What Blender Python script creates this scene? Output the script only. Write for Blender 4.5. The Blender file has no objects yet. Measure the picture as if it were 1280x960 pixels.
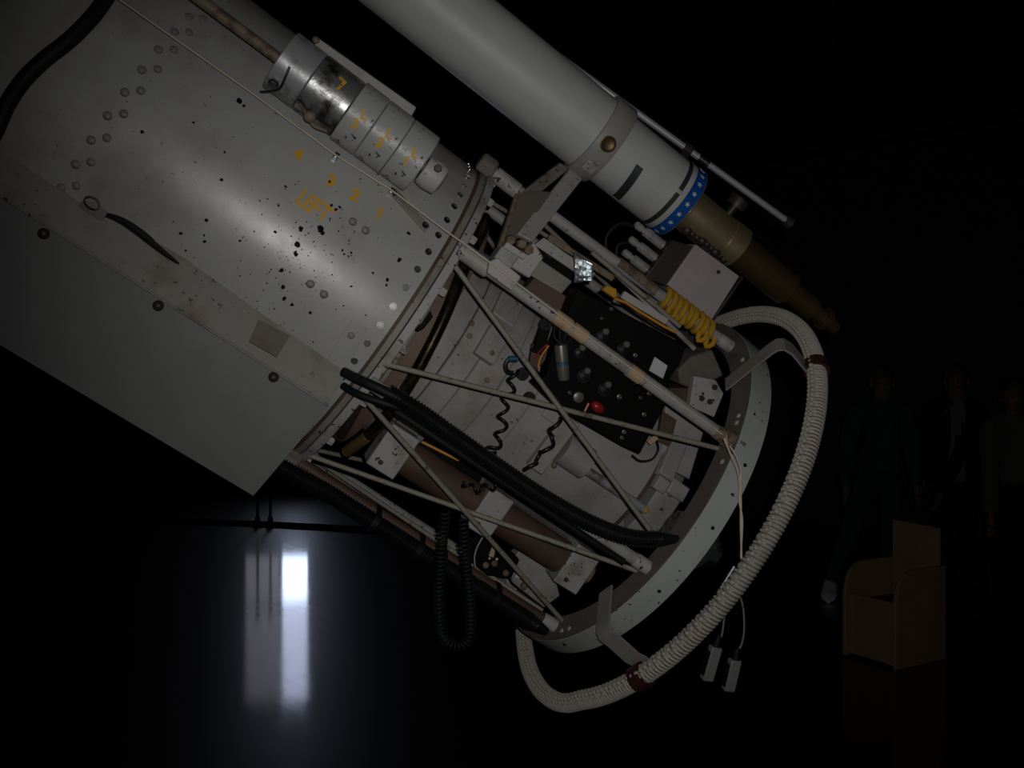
import bpy, bmesh, math, random
import numpy as np
from mathutils import Matrix, Vector
random.seed(7)
sc = bpy.context.scene
col = sc.collection
# ------------------------------------------------------------------ camera, world, flash
F = 1200.0
cam_d = bpy.data.cameras.new('camera'); cam_d.sensor_width = 36; cam_d.lens = 36*F/1280
cam_d.clip_start = .02; cam_d.clip_end = 200
cam = bpy.data.objects.new('camera', cam_d); col.objects.link(cam)
cam.location = (0, 0, 1.6); cam.rotation_euler = (math.pi/2, 0, 0)
sc.camera = cam
wd = bpy.data.worlds.new('world'); sc.world = wd; wd.use_nodes = True
wd.node_tree.nodes['Background'].inputs[0].default_value = (.35, .45, .6, 1)
wd.node_tree.nodes['Background'].inputs[1].default_value = .0006
fl = bpy.data.lights.new('camera_flash', 'SPOT'); fl.energy = 58; fl.color = (1, .975, .94)
fl.spot_size = math.radians(85); fl.spot_blend = 1.0; fl.shadow_soft_size = .014
flo = bpy.data.objects.new('camera_flash', fl); col.objects.link(flo)
flo.location = (.045, -.01, 1.655)
flo.rotation_euler = (math.radians(92), 0, math.radians(-6.2))
vs = sc.view_settings
vs.view_transform = 'Standard'; vs.look = 'None'; vs.exposure = 0; vs.gamma = 1; vs.use_curve_mapping = False

# ------------------------------------------------------------------ frames
C = np.array([0, 0, 1.6]); O = np.array([-.348, 2.7, 1.791])
_a, _b = .604, .275
U = np.array([math.cos(_b)*math.cos(_a), math.sin(_b), -math.cos(_b)*math.sin(_a)])
W = np.array([0, -1., 0]); W = W - W.dot(U)*U; W /= np.linalg.norm(W); V = np.cross(W, U)
M = np.array([U, V, W]); Ct = M @ (C-O)
MT = Matrix(((U[0], V[0], W[0], O[0]), (U[1], V[1], W[1], O[1]), (U[2], V[2], W[2], O[2]), (0, 0, 0, 1)))
# telescope frame: s runs down the tube, v up across it, w towards the observer
def ray(x, y): return M @ np.array([(x-640)/F, 1, -(y-480)/F])
def PW(x, y, w): r = ray(x, y); return Ct + r*((w-Ct[2])/r[2])
def PS(x, y, s): r = ray(x, y); return Ct + r*((s-Ct[0])/r[0])
def PC(x, y, R, cv=0, cw=0):
    r = ray(x, y); o = Ct-np.array([0, cv, cw])
    A = r[1]**2+r[2]**2; B = o[1]*r[1]+o[2]*r[2]; K = o[1]**2+o[2]**2-R*R
    return Ct + r*((-B-max(B*B-A*K, 0)**.5)/A)
def cyl(s, R, deg, cv=0, cw=0):
    t = math.radians(deg); return np.array([s, cv+R*math.sin(t), cw+R*math.cos(t)])
def world_of(p): return O + M.T @ np.array(p, float)
def tele_of(p): return M @ (np.array(p, float)-O)
def at(x, y, d): return np.array([(x-640)/F*d, d, 1.6-(y-480)/F*d])

# ------------------------------------------------------------------ materials
MATS = {}
def mat(name, c, rough=.5, metal=0., stain=None, chips=None, bump=0., bscale=60., rvar=.0, spec=.5, coat=0, emit=None, aniso=None, mott=.12, mscale=9.):
    m = bpy.data.materials.new(name); m.use_nodes = True; nt = m.node_tree; N = nt.nodes; L = nt.links
    b = N['Principled BSDF']
    b.inputs['Roughness'].default_value = rough; b.inputs['Metallic'].default_value = metal
    b.inputs['Specular IOR Level'].default_value = spec; b.inputs['Coat Weight'].default_value = coat
    tc = N.new('ShaderNodeTexCoord')
    def noise(scale, det=4, rg=.6):
        n = N.new('ShaderNodeTexNoise'); n.inputs['Scale'].default_value = scale
        n.inputs['Detail'].default_value = det; n.inputs['Roughness'].default_value = rg
        L.new(tc.outputs['Object'], n.inputs['Vector']); return n
    def ramp(src, a, bb):
        r = N.new('ShaderNodeMapRange'); r.inputs[1].default_value = a; r.inputs[2].default_value = bb
        L.new(src, r.inputs[0]); return r.outputs[0]
    def mix(f, ca, cb):
        x = N.new('ShaderNodeMix'); x.data_type = 'RGBA'
        if isinstance(f, (int, float)): x.inputs[0].default_value = f
        else: L.new(f, x.inputs[0])
        for k, cc in ((6, ca), (7, cb)):
            if isinstance(cc, tuple): x.inputs[k].default_value = (*cc, 1)
            else: L.new(cc, x.inputs[k])
        return x.outputs[2]
    cur = mix(noise(mscale).outputs[0], tuple(v*(1-mott) for v in c), tuple(min(1, v*(1+mott)) for v in c))
    if stain:
        sc_, colr, lo, hi, amt = stain
        f = ramp(noise(sc_, 6, .65).outputs[0], lo, hi)
        k = N.new('ShaderNodeMath'); k.operation = 'MULTIPLY'; k.inputs[1].default_value = amt; L.new(f, k.inputs[0])
        cur = mix(k.outputs[0], cur, colr)
    if chips:
        sc_, colr, lo, big = chips
        f = ramp(noise(sc_, 3, .5).outputs[0], lo, lo+.012)
        g = ramp(noise(big, 2).outputs[0], .44, .56)
        k = N.new('ShaderNodeMath'); k.operation = 'MULTIPLY'; L.new(f, k.inputs[0]); L.new(g, k.inputs[1])
        cur = mix(k.outputs[0], cur, colr)
    L.new(cur, b.inputs['Base Color'])
    if rvar:
        r = N.new('ShaderNodeMapRange'); r.inputs[3].default_value = max(.02, rough-rvar); r.inputs[4].default_value = min(1, rough+rvar)
        L.new(noise(14, 6).outputs[0], r.inputs[0]); L.new(r.outputs[0], b.inputs['Roughness'])
    if bump:
        bp = N.new('ShaderNodeBump'); bp.inputs['Strength'].default_value = bump; bp.inputs['Distance'].default_value = .004
        L.new(noise(bscale, 5).outputs[0], bp.inputs['Height']); L.new(bp.outputs[0], b.inputs['Normal'])
    if emit:
        b.inputs['Emission Color'].default_value = (*emit[0], 1); b.inputs['Emission Strength'].default_value = emit[1]
    MATS[name] = m; return m
RUST = (.09, .045, .025)
mat('tube_paint', (.39, .395, .385), .34, spec=.6, stain=(3.2, (.22, .18, .145), .47, .72, .75), chips=(95, (.03, .03, .035), .70, 4.0), bump=.05, bscale=30, rvar=.1)
mat('box_paint', (.14, .147, .147), .5, stain=(2.5, (.12, .108, .096), .55, .85, .5), bump=.04, bscale=25, rvar=.08)
mat('dirty_paint', (.26, .245, .225), .55, stain=(9, (.12, .075, .05), .5, .72, .75), chips=(70, (.02, .02, .022), .66, 5), bump=.08)
mat('cage_paint', (.37, .37, .36), .5, stain=(12, (.15, .10, .07), .5, .72, .75), chips=(65, (.03, .02, .02), .64, 8), bump=.06)
mat('pale_paint', (.43, .41, .40), .5, stain=(16, (.15, .09, .07), .56, .7, .7), chips=(90, (.03, .025, .025), .66, 12))
mat('ring_paint', (.43, .46, .445), .5, stain=(10, (.2, .15, .1), .58, .8, .5), chips=(60, (.015, .015, .015), .67, 9), bump=.05)
mat('brown_paint', (.095, .052, .038), .6, stain=(12, (.045, .028, .02), .45, .7, .7), bump=.08)
mat('primer_paint', (.17, .105, .08), .6, stain=(8, (.09, .05, .035), .45, .7, .7), bump=.08)
mat('silver', (.5, .5, .48), .35, metal=.45, stain=(40, (.2, .17, .13), .5, .7, .7))
mat('ring_face', (.14, .122, .107), .6, stain=(14, (.09, .055, .04), .5, .72, .7), bump=.08)
mat('drum_paint', (.33, .325, .315), .5, stain=(6, (.17, .12, .095), .46, .7, .8), chips=(60, (.06, .03, .025), .675, 6), bump=.03)
mat('rust_rod', (.22, .17, .12), .6, stain=(40, (.09, .045, .03), .45, .62, .8), bump=.2, bscale=120)
mat('brace_paint', (.27, .25, .21), .55, stain=(45, (.11, .05, .035), .55, .68, .85), bump=.15, bscale=110)
mat('dark_iron', (.05, .045, .042), .5, metal=.4, stain=(20, (.08, .045, .03), .5, .7, .7))
mat('finder_paint', (.51, .525, .51), .46, stain=(4, (.40, .37, .32), .55, .8, .5), bump=.03, bscale=40)
mat('finder_dirty', (.33, .325, .305), .5, stain=(9, (.17, .11, .08), .52, .75, .6))
mat('brass', (.58, .46, .28), .36, metal=.8, stain=(12, (.36, .27, .15), .45, .75, .5), rvar=.06)
mat('dark_brass', (.11, .072, .03), .42, metal=.6, stain=(18, (.09, .055, .025), .45, .7, .7))
mat('chrome', (.62, .68, .72), .42, metal=.55, mott=.05)
mat('steel', (.45, .46, .47), .3, metal=1, stain=(25, (.12, .08, .06), .5, .7, .8), rvar=.1)
mat('worn_steel', (.42, .43, .44), .34, metal=.75, stain=(14, (.05, .042, .035), .46, .6, .95), chips=(60, (.02, .02, .02), .64, 9), bump=.25, bscale=45)
mat('weight_paint', (.38, .39, .385), .38, stain=(10, (.2, .16, .12), .55, .8, .6), chips=(75, (.025, .025, .03), .635, 8), bump=.08, rvar=.1)
mat('black_plastic', (.007, .008, .009), .4, mott=.2)
mat('black_rubber', (.006, .008, .009), .6, spec=.3, bump=.05)
mat('black_case', (.0035, .0032, .003), .6, mott=.3, spec=.12, bump=.05)
mat('bronze_conduit', (.13, .09, .045), .36, metal=.8, stain=(13, (.014, .011, .008), .36, .56, .95))
mat('gold_hose', (.50, .34, .14), .35, metal=.7, mott=.2)
mat('yellow_paint', (.66, .36, .025), .55, stain=(90, (.4, .26, .1), .55, .7, .5))
mat('yellow_rope', (.52, .29, .015), .8, bump=.5, bscale=150)
mat('orange_tape', (.60, .25, .03), .5)
mat('tan_tape', (.52, .37, .22), .6, stain=(30, (.3, .2, .12), .5, .7, .6))
mat('blue_band', (.008, .085, .36), .28, coat=.3)
mat('star_white', (.62, .65, .68), .4)
mat('black_stripe', (.03, .036, .038), .5)
mat('rail_core', (.09, .085, .08), .8)
mat('cord_wrap', (.43, .40, .355), .55, stain=(30, (.30, .23, .18), .5, .75, .6), bump=.4, bscale=220)
mat('leather', (.05, .014, .012), .5)
mat('string', (.66, .55, .44), .8)
mat('white_label', (.55, .56, .58), .5, stain=(20, (.35, .33, .3), .55, .8, .6))
mat('white_box', (.40, .365, .37), .55, stain=(7, (.28, .22, .22), .5, .8, .6))
mat('paddle_grey', (.24, .25, .25), .5)
mat('nickel', (.20, .19, .17), .4, metal=.5)
mat('bare_steel', (.40, .42, .43), .36, metal=.35, stain=(9, (.09, .085, .08), .52, .64, .8), bump=.15, bscale=40)
mat('rivet_paint', (.26, .25, .235), .5, stain=(40, (.12, .09, .07), .45, .6, .7))
mat('foil', (.82, .88, .98), .34, metal=.9, bump=.55, bscale=60)
mat('red_knob', (.30, .015, .02), .35)
mat('blue_sleeve', (.01, .1, .17), .5)
mat('glass_dark', (.22, .24, .26), .3, metal=.85, stain=(20, (.02, .02, .025), .45, .6, .9), bump=.3, bscale=30)
mat('wood', (.25, .165, .09), .6, stain=(6, (.18, .11, .055), .45, .7, .6), bump=.1, bscale=30)
mat('dark_wood', (.035, .026, .022), .5, stain=(6, (.02, .015, .012), .45, .7, .6))
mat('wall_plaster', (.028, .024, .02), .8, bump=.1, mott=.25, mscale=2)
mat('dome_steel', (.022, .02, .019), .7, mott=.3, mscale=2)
mat('rail_iron', (.012, .012, .012), .5)
mat('skin', (.12, .062, .042), .65)
mat('hair', (.03, .02, .015), .7, bump=.4, bscale=150)
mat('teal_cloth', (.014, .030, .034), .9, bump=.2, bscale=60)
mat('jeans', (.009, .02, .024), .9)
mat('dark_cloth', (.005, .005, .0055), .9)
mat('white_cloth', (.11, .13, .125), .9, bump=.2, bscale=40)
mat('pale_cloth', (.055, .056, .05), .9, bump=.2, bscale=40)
mat('shoe_white', (.5, .52, .52), .6)
mat('red_cloth', (.16, .02, .02), .8)
mat('eye', (.02, .015, .012), .2)
mat('daylight_pane', (.8, .85, .9), .1, emit=((.62, .74, 1.0), 6.5))
mat('daylight_pane_upper', (.8, .85, .9), .1, emit=((.66, .72, 1.0), 2.6))
mat('blind_pane', (.5, .48, .5), .6, emit=((.62, .60, .70), .42))

def floor_mat():
    m = bpy.data.materials.new('polished_floor'); m.use_nodes = True; nt = m.node_tree; N = nt.nodes; L = nt.links
    b = N['Principled BSDF']; tc = N.new('ShaderNodeTexCoord')
    # polishing scratches follow circles about the dome's centre
    g = N.new('ShaderNodeVectorMath'); g.operation = 'LENGTH'; L.new(tc.outputs['Object'], g.inputs[0])
    sep = N.new('ShaderNodeSeparateXYZ'); L.new(tc.outputs['Object'], sep.inputs[0])
    at2 = N.new('ShaderNodeMath'); at2.operation = 'ARCTAN2'; L.new(sep.outputs[1], at2.inputs[0]); L.new(sep.outputs[0], at2.inputs[1])
    cb = N.new('ShaderNodeCombineXYZ'); L.new(g.outputs['Value'], cb.inputs[0])
    k = N.new('ShaderNodeMath'); k.operation = 'MULTIPLY'; k.inputs[1].default_value = 1.6; L.new(at2.outputs[0], k.inputs[0]); L.new(k.outputs[0], cb.inputs[1])
    n = N.new('ShaderNodeTexNoise'); n.inputs['Scale'].default_value = 30; n.inputs['Detail'].default_value = 8; n.inputs['Roughness'].default_value = .7; L.new(cb.outputs[0], n.inputs['Vector'])
    n2 = N.new('ShaderNodeTexNoise'); n2.inputs['Scale'].default_value = .9; n2.inputs['Detail'].default_value = 3; L.new(tc.outputs['Object'], n2.inputs['Vector'])
    mr = N.new('ShaderNodeMapRange'); mr.inputs[1].default_value = .3; mr.inputs[2].default_value = .7; mr.inputs[3].default_value = .03; mr.inputs[4].default_value = .13; L.new(n.outputs[0], mr.inputs[0]); L.new(mr.outputs[0], b.inputs['Coat Roughness']); b.inputs['Coat Weight'].default_value = .8; b.inputs['Roughness'].default_value = .42
    x = N.new('ShaderNodeMix'); x.data_type = 'RGBA'; x.inputs[6].default_value = (.005, .004, .0038, 1); x.inputs[7].default_value = (.010, .008, .0075, 1)
    L.new(n2.outputs[0], x.inputs[0]); L.new(x.outputs[2], b.inputs['Base Color'])
    bp = N.new('ShaderNodeBump'); bp.inputs['Strength'].default_value = .05; bp.inputs['Distance'].default_value = .003
    L.new(n.outputs[0], bp.inputs['Height']); L.new(bp.outputs[0], b.inputs['Normal']); L.new(bp.outputs[0], b.inputs['Coat Normal'])
    b.inputs['Specular IOR Level'].default_value = .10
    MATS['floor'] = m
floor_mat()

# ------------------------------------------------------------------ mesh helpers
def nrm(a): return a/(np.linalg.norm(a)+1e-12)
def frame_for(d):
    d = nrm(np.array(d, float)); r = np.array([0, 0, 1.]) if abs(d[2]) < .9 else np.array([0, 1., 0])
    a = nrm(np.cross(r, d)); return d, a, np.cross(d, a)
def spline(pts, step):
    P = [np.array(p, float) for p in pts]; P = [2*P[0]-P[1]]+P+[2*P[-1]-P[-2]]; out = []
    for i in range(1, len(P)-2):
        a, b, c, d = P[i-1:i+3]; n = max(2, int(np.linalg.norm(c-b)/step))
        for k in range(n):
            t = k/n; out.append(.5*((2*b)+(c-a)*t+(2*a-5*b+4*c-d)*t*t+(3*b-a-3*c+d)*t**3))
    out.append(P[-2]); return out
def transport(path):
    T = [nrm(path[min(i+1, len(path)-1)]-path[max(i-1, 0)]) for i in range(len(path))]
    _, a, _ = frame_for(T[0]); fr = []
    for t in T:
        a = nrm(a-a.dot(t)*t); fr.append((t, a, np.cross(t, a)))
    return fr
class MB:
    def __init__(s): s.v = []; s.f = []
    def add(s, v, f):
        o = len(s.v); s.v += [tuple(map(float, p)) for p in v]; s.f += [tuple(i+o for i in q) for q in f]; return s
    def hexa(s, p): return s.add(p, [(0, 3, 2, 1), (4, 5, 6, 7), (0, 1, 5, 4), (1, 2, 6, 5), (2, 3, 7, 6), (3, 0, 4, 7)])
    def box(s, c, d, phi=None, ax=None):
        c = np.array(c, float)
        if ax is None:
            ax = np.eye(3) if phi is None else np.array([[1, 0, 0], [0, math.cos(math.radians(phi)), -math.sin(math.radians(phi))], [0, math.sin(math.radians(phi)), math.cos(math.radians(phi))]])
        e = [np.array(ax[i])*d[i]/2 for i in range(3)]
        sg = [(-1, -1), (1, -1), (1, 1), (-1, 1)]
        return s.hexa([c+e[0]*a+e[1]*b-e[2] for a, b in sg]+[c+e[0]*a+e[1]*b+e[2] for a, b in sg])
    def prism(s, poly, vec):
        n = len(poly); poly = [np.array(p, float) for p in poly]; vec = np.array(vec, float)
        return s.add(poly+[p+vec for p in poly], [tuple(range(n-1, -1, -1)), tuple(range(n, 2*n))]+[(i, (i+1) % n, n+(i+1) % n, n+i) for i in range(n)])
    def tube(s, path, r, n=10, caps=True, closed=False):
        path = [np.array(p, float) for p in path]; fr = transport(path); v = []; f = []; m = len(path)
        rr = r if hasattr(r, '__len__') else [r]*m
        for p, (t, a, b), q in zip(path, fr, rr):
            v += [p+q*(math.cos(2*math.pi*k/n)*a+math.sin(2*math.pi*k/n)*b) for k in range(n)]
        for i in range(m-1):
            f += [(i*n+k, i*n+(k+1) % n, (i+1)*n+(k+1) % n, (i+1)*n+k) for k in range(n)]
        if caps: f += [tuple(range(n-1, -1, -1)), tuple((m-1)*n+k for k in range(n))]
        return s.add(v, f)
    def lathe(s, prof, p0=(0, 0, 0), d=(1, 0, 0), n=48, a0=0, a1=360, caps=True):
        d, a, b = (np.array([1., 0, 0]), np.array([0, 0, 1.]), np.array([0, 1., 0])) if tuple(d) == (1, 0, 0) else frame_for(d)
        p0 = np.array(p0, float); full = a1-a0 >= 360; m = n if full else n+1; v = []; f = []
        for h, r in prof:
            for k in range(m):
                t = math.radians(a0+(a1-a0)*k/n); v.append(p0+d*h+r*(math.cos(t)*a+math.sin(t)*b))
        for i in range(len(prof)-1):
            for k in range(n):
                k2 = (k+1) % m; f.append((i*m+k, (i+1)*m+k, (i+1)*m+k2, i*m+k2))
        if caps and full:
            f += [tuple(range(m)), tuple(range(len(prof)*m-1, (len(prof)-1)*m-1, -1))]
        return s.add(v, f)
    def rod(s, p0, p1, r, n=10, r1=None):
        p0 = np.array(p0, float); p1 = np.array(p1, float)
        return s.lathe([(0, r), (float(np.linalg.norm(p1-p0)), r if r1 is None else r1)], p0, nrm(p1-p0), n)
    def ball(s, c, r, nu=12, nv=8, sc=(1, 1, 1), ax=None):
        c = np.array(c, float); ax = np.eye(3) if ax is None else np.array(ax); v = []; f = []
        for i in range(nv+1):
            th = math.pi*i/nv
            for k in range(nu):
                ph = 2*math.pi*k/nu; q = (r*sc[0]*math.cos(th), r*sc[1]*math.sin(th)*math.cos(ph), r*sc[2]*math.sin(th)*math.sin(ph))
                v.append(c+sum(ax[j]*q[j] for j in range(3)))
        for i in range(nv):
            for k in range(nu): f.append((i*nu+k, i*nu+(k+1) % nu, (i+1)*nu+(k+1) % nu, (i+1)*nu+k))
        return s.add(v, f)
    def build(s, name, m, root=None, bev=0, ang=38, world=False):
        o0 = np.array(root['_o']) if root is not None else np.zeros(3)
        me = bpy.data.meshes.new(name); me.from_pydata([tuple(np.array(p)-o0) for p in s.v], [], s.f); me.validate()
        bm = bmesh.new(); bm.from_mesh(me); bmesh.ops.remove_doubles(bm, verts=bm.verts, dist=1e-6); bmesh.ops.recalc_face_normals(bm, faces=bm.faces); bm.to_mesh(me); bm.free()
        me.materials.append(MATS[m]); me.shade_smooth(); me.set_sharp_from_angle(angle=math.radians(ang))
        o = bpy.data.objects.new(name, me); col.objects.link(o)
        if root is not None: o.parent = root; o['_o'] = [float(x) for x in o0]
        if bev:
            b = o.modifiers.new('bevel', 'BEVEL'); b.width = bev; b.segments = 2; b.limit_method = 'ANGLE'; b.angle_limit = math.radians(40)
        return o
def tag(o, label, cat, group=None, kind=None):
    if label: o['label'] = label
    if cat: o['category'] = cat
    if group: o['group'] = group
    if kind: o['kind'] = kind
    return o
def thing(name, label, cat, origin, tele=True, group=None):
    o = bpy.data.objects.new(name, None); col.objects.link(o); o.empty_display_size = .05
    o.matrix_world = (MT @ Matrix.Translation(Vector([float(x) for x in origin]))) if tele else Matrix.Translation(Vector([float(x) for x in origin]))
    o['_o'] = [float(x) for x in origin]; return tag(o, label, cat, group)
def solo(mb, name, m, label, cat, tele=True, group=None, bev=0, ang=38):
    c = np.mean(np.array(mb.v), axis=0)
    mb.v = [tuple(np.array(p)-c) for p in mb.v]
    o = mb.build(name, m, None, bev, ang)
    o.matrix_world = (MT @ Matrix.Translation(Vector([float(x) for x in c]))) if tele else Matrix.Translation(Vector([float(x) for x in c]))
    return tag(o, label, cat, group)
def copy_part(o, loc=None, mw=None, parent=None):
    c = o.copy(); col.objects.link(c); c.parent = parent if parent is not None else o.parent
    if mw is not None: c.matrix_basis = mw
    return c
def hexhead(s, c, d, r, h, n=6):
    return s.lathe([(0, r), (h*.8, r), (h, r*.8)], c, d, n)

# ------------------------------------------------------------------ the dome room
DC = np.array([-6., 0, 0]); RF, RG, RW = 11.15, 11.62, 14.5
def ring_floor(name, r0, r1, z, m, n=120, zt=.25):
    b = MB(); b.lathe([(z-zt, r1), (z, r1), (z, max(r0, .01))]+([(z-zt, r0)] if r0 else []), DC, (0, 0, 1), n, caps=not r0)
    b.v = [tuple(np.array(p)-DC) for p in b.v]
    o = b.build(name, m); o.location = DC; o['kind'] = 'structure'; return o
ring_floor('floor', 0, RF, 0, 'floor')
ring_floor('floor_gallery', RG, RW, .0, 'floor')
ring_floor('floor_gap', RF-.02, RG+.02, -.12, 'rail_iron')
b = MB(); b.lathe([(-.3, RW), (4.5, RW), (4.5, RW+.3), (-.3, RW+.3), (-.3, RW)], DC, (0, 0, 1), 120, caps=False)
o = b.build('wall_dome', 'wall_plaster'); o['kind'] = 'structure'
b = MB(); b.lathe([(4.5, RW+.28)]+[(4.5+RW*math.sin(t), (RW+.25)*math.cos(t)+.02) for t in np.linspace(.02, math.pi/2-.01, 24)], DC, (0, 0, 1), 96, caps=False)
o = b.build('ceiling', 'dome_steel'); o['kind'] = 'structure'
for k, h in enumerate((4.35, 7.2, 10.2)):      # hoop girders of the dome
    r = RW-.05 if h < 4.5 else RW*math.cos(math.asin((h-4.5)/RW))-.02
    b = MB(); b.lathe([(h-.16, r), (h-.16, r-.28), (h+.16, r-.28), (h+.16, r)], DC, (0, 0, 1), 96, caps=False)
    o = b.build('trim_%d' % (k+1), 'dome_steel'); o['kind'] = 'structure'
for k in range(10):
    a = math.radians(-8+k*14)
    b = MB(); path = [DC+np.array([(RW-.2)*math.cos(t)*math.cos(a), (RW-.2)*math.cos(t)*math.sin(a), 4.5+(RW-.2)*math.sin(t)]) for t in np.linspace(.03, 1.3, 14)]
    b.tube(path, .11, 4); o = b.build('trim_%d' % (k+4), 'dome_steel'); o['kind'] = 'structure'
# window seen only in the polished floor
dw = 14.12
def wpt(x, z, off=0.): return np.array([(x-640)/F*dw, dw-off, z])
wt = thing('window_1', None, None, wpt(348, .9), tele=False); wt['kind'] = 'structure'
xs = [wpt(q, 0)[0] for q in (308, 350, 353.5, 385)]
def pane(name, x0, x1, z0, z1, m):
    MB().box(((x0+x1)/2, dw-.02, (z0+z1)/2), (x1-x0, .02, z1-z0)).build(name, m, wt)
pane('pane', xs[2], xs[3], .93, 1.62, 'daylight_pane'); pane('pane', xs[2], xs[3], 1.66, 3.05, 'daylight_pane_upper')
pane('pane', xs[0], xs[1], .93, 1.62, 'blind_pane'); pane('pane', xs[0], xs[1], 1.66, 3.05, 'blind_pane')
b = MB()
for x in (xs[0]-.03, (xs[1]+xs[2])/2, xs[3]+.03): b.box((x, dw-.03, 2.1), (.05, .08, 2.5))
for z in (.88, 1.64, 3.09): b.box(((xs[0]+xs[3])/2, dw-.03, z), (xs[3]-xs[0]+.1, .08, .06 if z != 1.64 else .035))
b.build('window_frame', 'rail_iron', wt)
# two stanchions on the gallery edge
for x, lb in ((322, 'thin black iron stanchion at floor edge, farther from the bright floor reflection'), (338, 'thin black iron stanchion at floor edge, nearer the bright floor reflection')):
    p = at(x, 659, 1.6*F/179.); p[2] = 0
    t = thing('stanchion', lb, 'post', p, tele=False, group='iron posts at the floor edge')
    MB().rod(p+np.array([0, 0, .04]), p+np.array([0, 0, 1.0]), .016, 10).build('post', 'rail_iron', t)
    MB().lathe([(0, .055), (.02, .055), (.05, .03), (.11, .03), (.12, .02)], p, (0, 0, 1), 16).build('foot', 'rail_iron', t)
    MB().ball(p+np.array([0, 0, 1.02]), .03).build('cap', 'rail_iron', t)

# ------------------------------------------------------------------ main tube
RT = .47
tt = thing('telescope_tube', 'large grey riveted telescope tube with chipped paint and yellow lettering', 'telescope', (-.4, 0, 0))
MB().lathe([(-3.6, RT-.02), (-3.6, RT), (-.036, RT)], n=160, caps=False).build('shell', 'tube_paint', tt)
b = MB(); b.lathe([(-.041, RT-.01), (-.041, .4735), (-.033, .4735), (-.033, RT-.01)], n=160, caps=False); b.build('groove_ring', 'brown_paint', tt)
b = MB(); b.lathe([(-.034, .44), (-.034, .482), (-.0195, .482), (-.0185, .478), (-.018, .44)], n=160, caps=False); b.build('seam_ring', 'dirty_paint', tt)
b = MB(); b.lathe([(-.0165, .40), (-.0165, .490), (.003, .490), (.005, .488), (.005, .40)], n=160, caps=False); b.build('end_flange', 'cage_paint', tt)
# lugs on the flange
for deg in (73, 118, -62):
    b = MB(); b.box(cyl(-.03, .495, deg), (.05, .05, .03), deg); b.lathe([(-.024, .02), (-.02, .026), (.02, .026), (.024, .02)], cyl(-.03, .503, deg), (1, 0, 0), 16); b.build('lug', 'ring_face', tt, .004)
def place_many(name, m, mb_fn, places, root, lab=None):
    """one mesh built at the origin facing +w, copied to (s,R,deg,scale)"""
    base = None
    for (s, R, deg, scl) in places:
        if base is None:
            base = mb_fn(); me = bpy.data.meshes.new(name); me.from_pydata(base.v, [], base.f); me.materials.append(MATS[m]); me.shade_smooth(); me.set_sharp_from_angle(angle=.7)
        o = bpy.data.objects.new(name, me); col.objects.link(o); o.parent = root
        p = cyl(s, R, deg)-np.array(root['_o'])
        o.matrix_basis = Matrix.Translation(Vector(p)) @ Matrix.Rotation(math.radians(-deg), 4, 'X') @ Matrix.Scale(scl, 4)
        if lab: o['label'] = lab
def mb_rivet(): return MB().lathe([(-.002, .010), (0.0005, .010), (.003, .0085), (.0048, .005), (.0055, .001)], (0, 0, 0), (0, 0, 1), 12)
def mb_screw(): return MB().lathe([(-.002, .0085), (.003, .0085), (.003, .006), (.0012, .0055), (.0012, .001)], (0, 0, 0), (0, 0, 1), 12)
def mb_nut(): return MB().lathe([(0, .013), (.012, .013), (.015, .010)], (0, 0, 0), (1, 0, 0), 6)
pl = []
for k in range(-5, 10):
    pl.append((-.79, RT, 2.6+k*7.6, 1)); pl.append((-.767, RT, 5.4+k*7.6, .95))
place_many('rivet', 'rivet_paint', mb_rivet, [p for p in pl if -28 < p[2] < 75], tt)
place_many('rivet', 'rivet_paint', mb_rivet, [(*[PC(x, y, RT)[0]], RT, math.degrees(math.atan2(PC(x, y, RT)[1], PC(x, y, RT)[2])), 1.0) for x, y in ((388, 355), (405, 368), (441, 277), (457, 288))], tt)
place_many('screw', 'steel', mb_screw, [(-.065, RT, 23.1-k*6.4, 1) for k in range(-10, 13)], tt)
for k in range(18):
    d = 15.5+k*20
    b = MB(); hexhead(b, cyl(.004, .472, d), (1, 0, 0), .011, .018); b.build('flange_nut', 'pale_paint', tt)
def surf_plate(px, R, h, name, m, root, n=4):
    """raised plate on the tube; px = 4 pixels of its corners"""
    q = [PC(x, y, R) for x, y in px]; sp = [(p[0], math.atan2(p[1], p[2])) for p in q]; v = []
    for hh in (-.004, h):
        for i in range(n+1):
            for j in (0, 1):
                a = sp[0] if j == 0 else sp[1]; c = sp[3] if j == 0 else sp[2]
                s_ = a[0]+(c[0]-a[0])*i/n; t = a[1]+(c[1]-a[1])*i/n
                v.append((s_, (R+hh)*math.sin(t), (R+hh)*math.cos(t)))
    f = []; k = 2*(n+1)
    for i in range(n):
        f += [(2*i, 2*i+1, 2*i+3, 2*i+2), (k+2*i, k+2*i+2, k+2*i+3, k+2*i+1), (2*i, 2*i+2, k+2*i+2, k+2*i), (2*i+1, k+2*i+1, k+2*i+3, 2*i+3)]
    f += [(0, k, k+1, 1), (2*n, 2*n+1, k+2*n+1, k+2*n)]
    return MB().add(v, f).build(name, m, root, .0012)
surf_plate(((438, 400), (459, 411), (428, 469), (403, 460)), RT, .004, 'patch_plate', 'tube_paint', tt)
place_many('rivet', 'dirty_paint', mb_rivet, [(PC(x, y, RT)[0], RT+.003, math.degrees(math.atan2(PC(x, y, RT)[1], PC(x, y, RT)[2])), .9) for x, y in ((439, 419), (417, 459))], tt)
surf_plate(((70, 155), (86, 165), (66, 197), (48, 187)), RT, .003, 'small_plate', 'tube_paint', tt)
surf_plate(((47, 189), (64, 199), (42, 226), (24, 214)), RT, .002, 'small_plate', 'tube_paint', tt)
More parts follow.
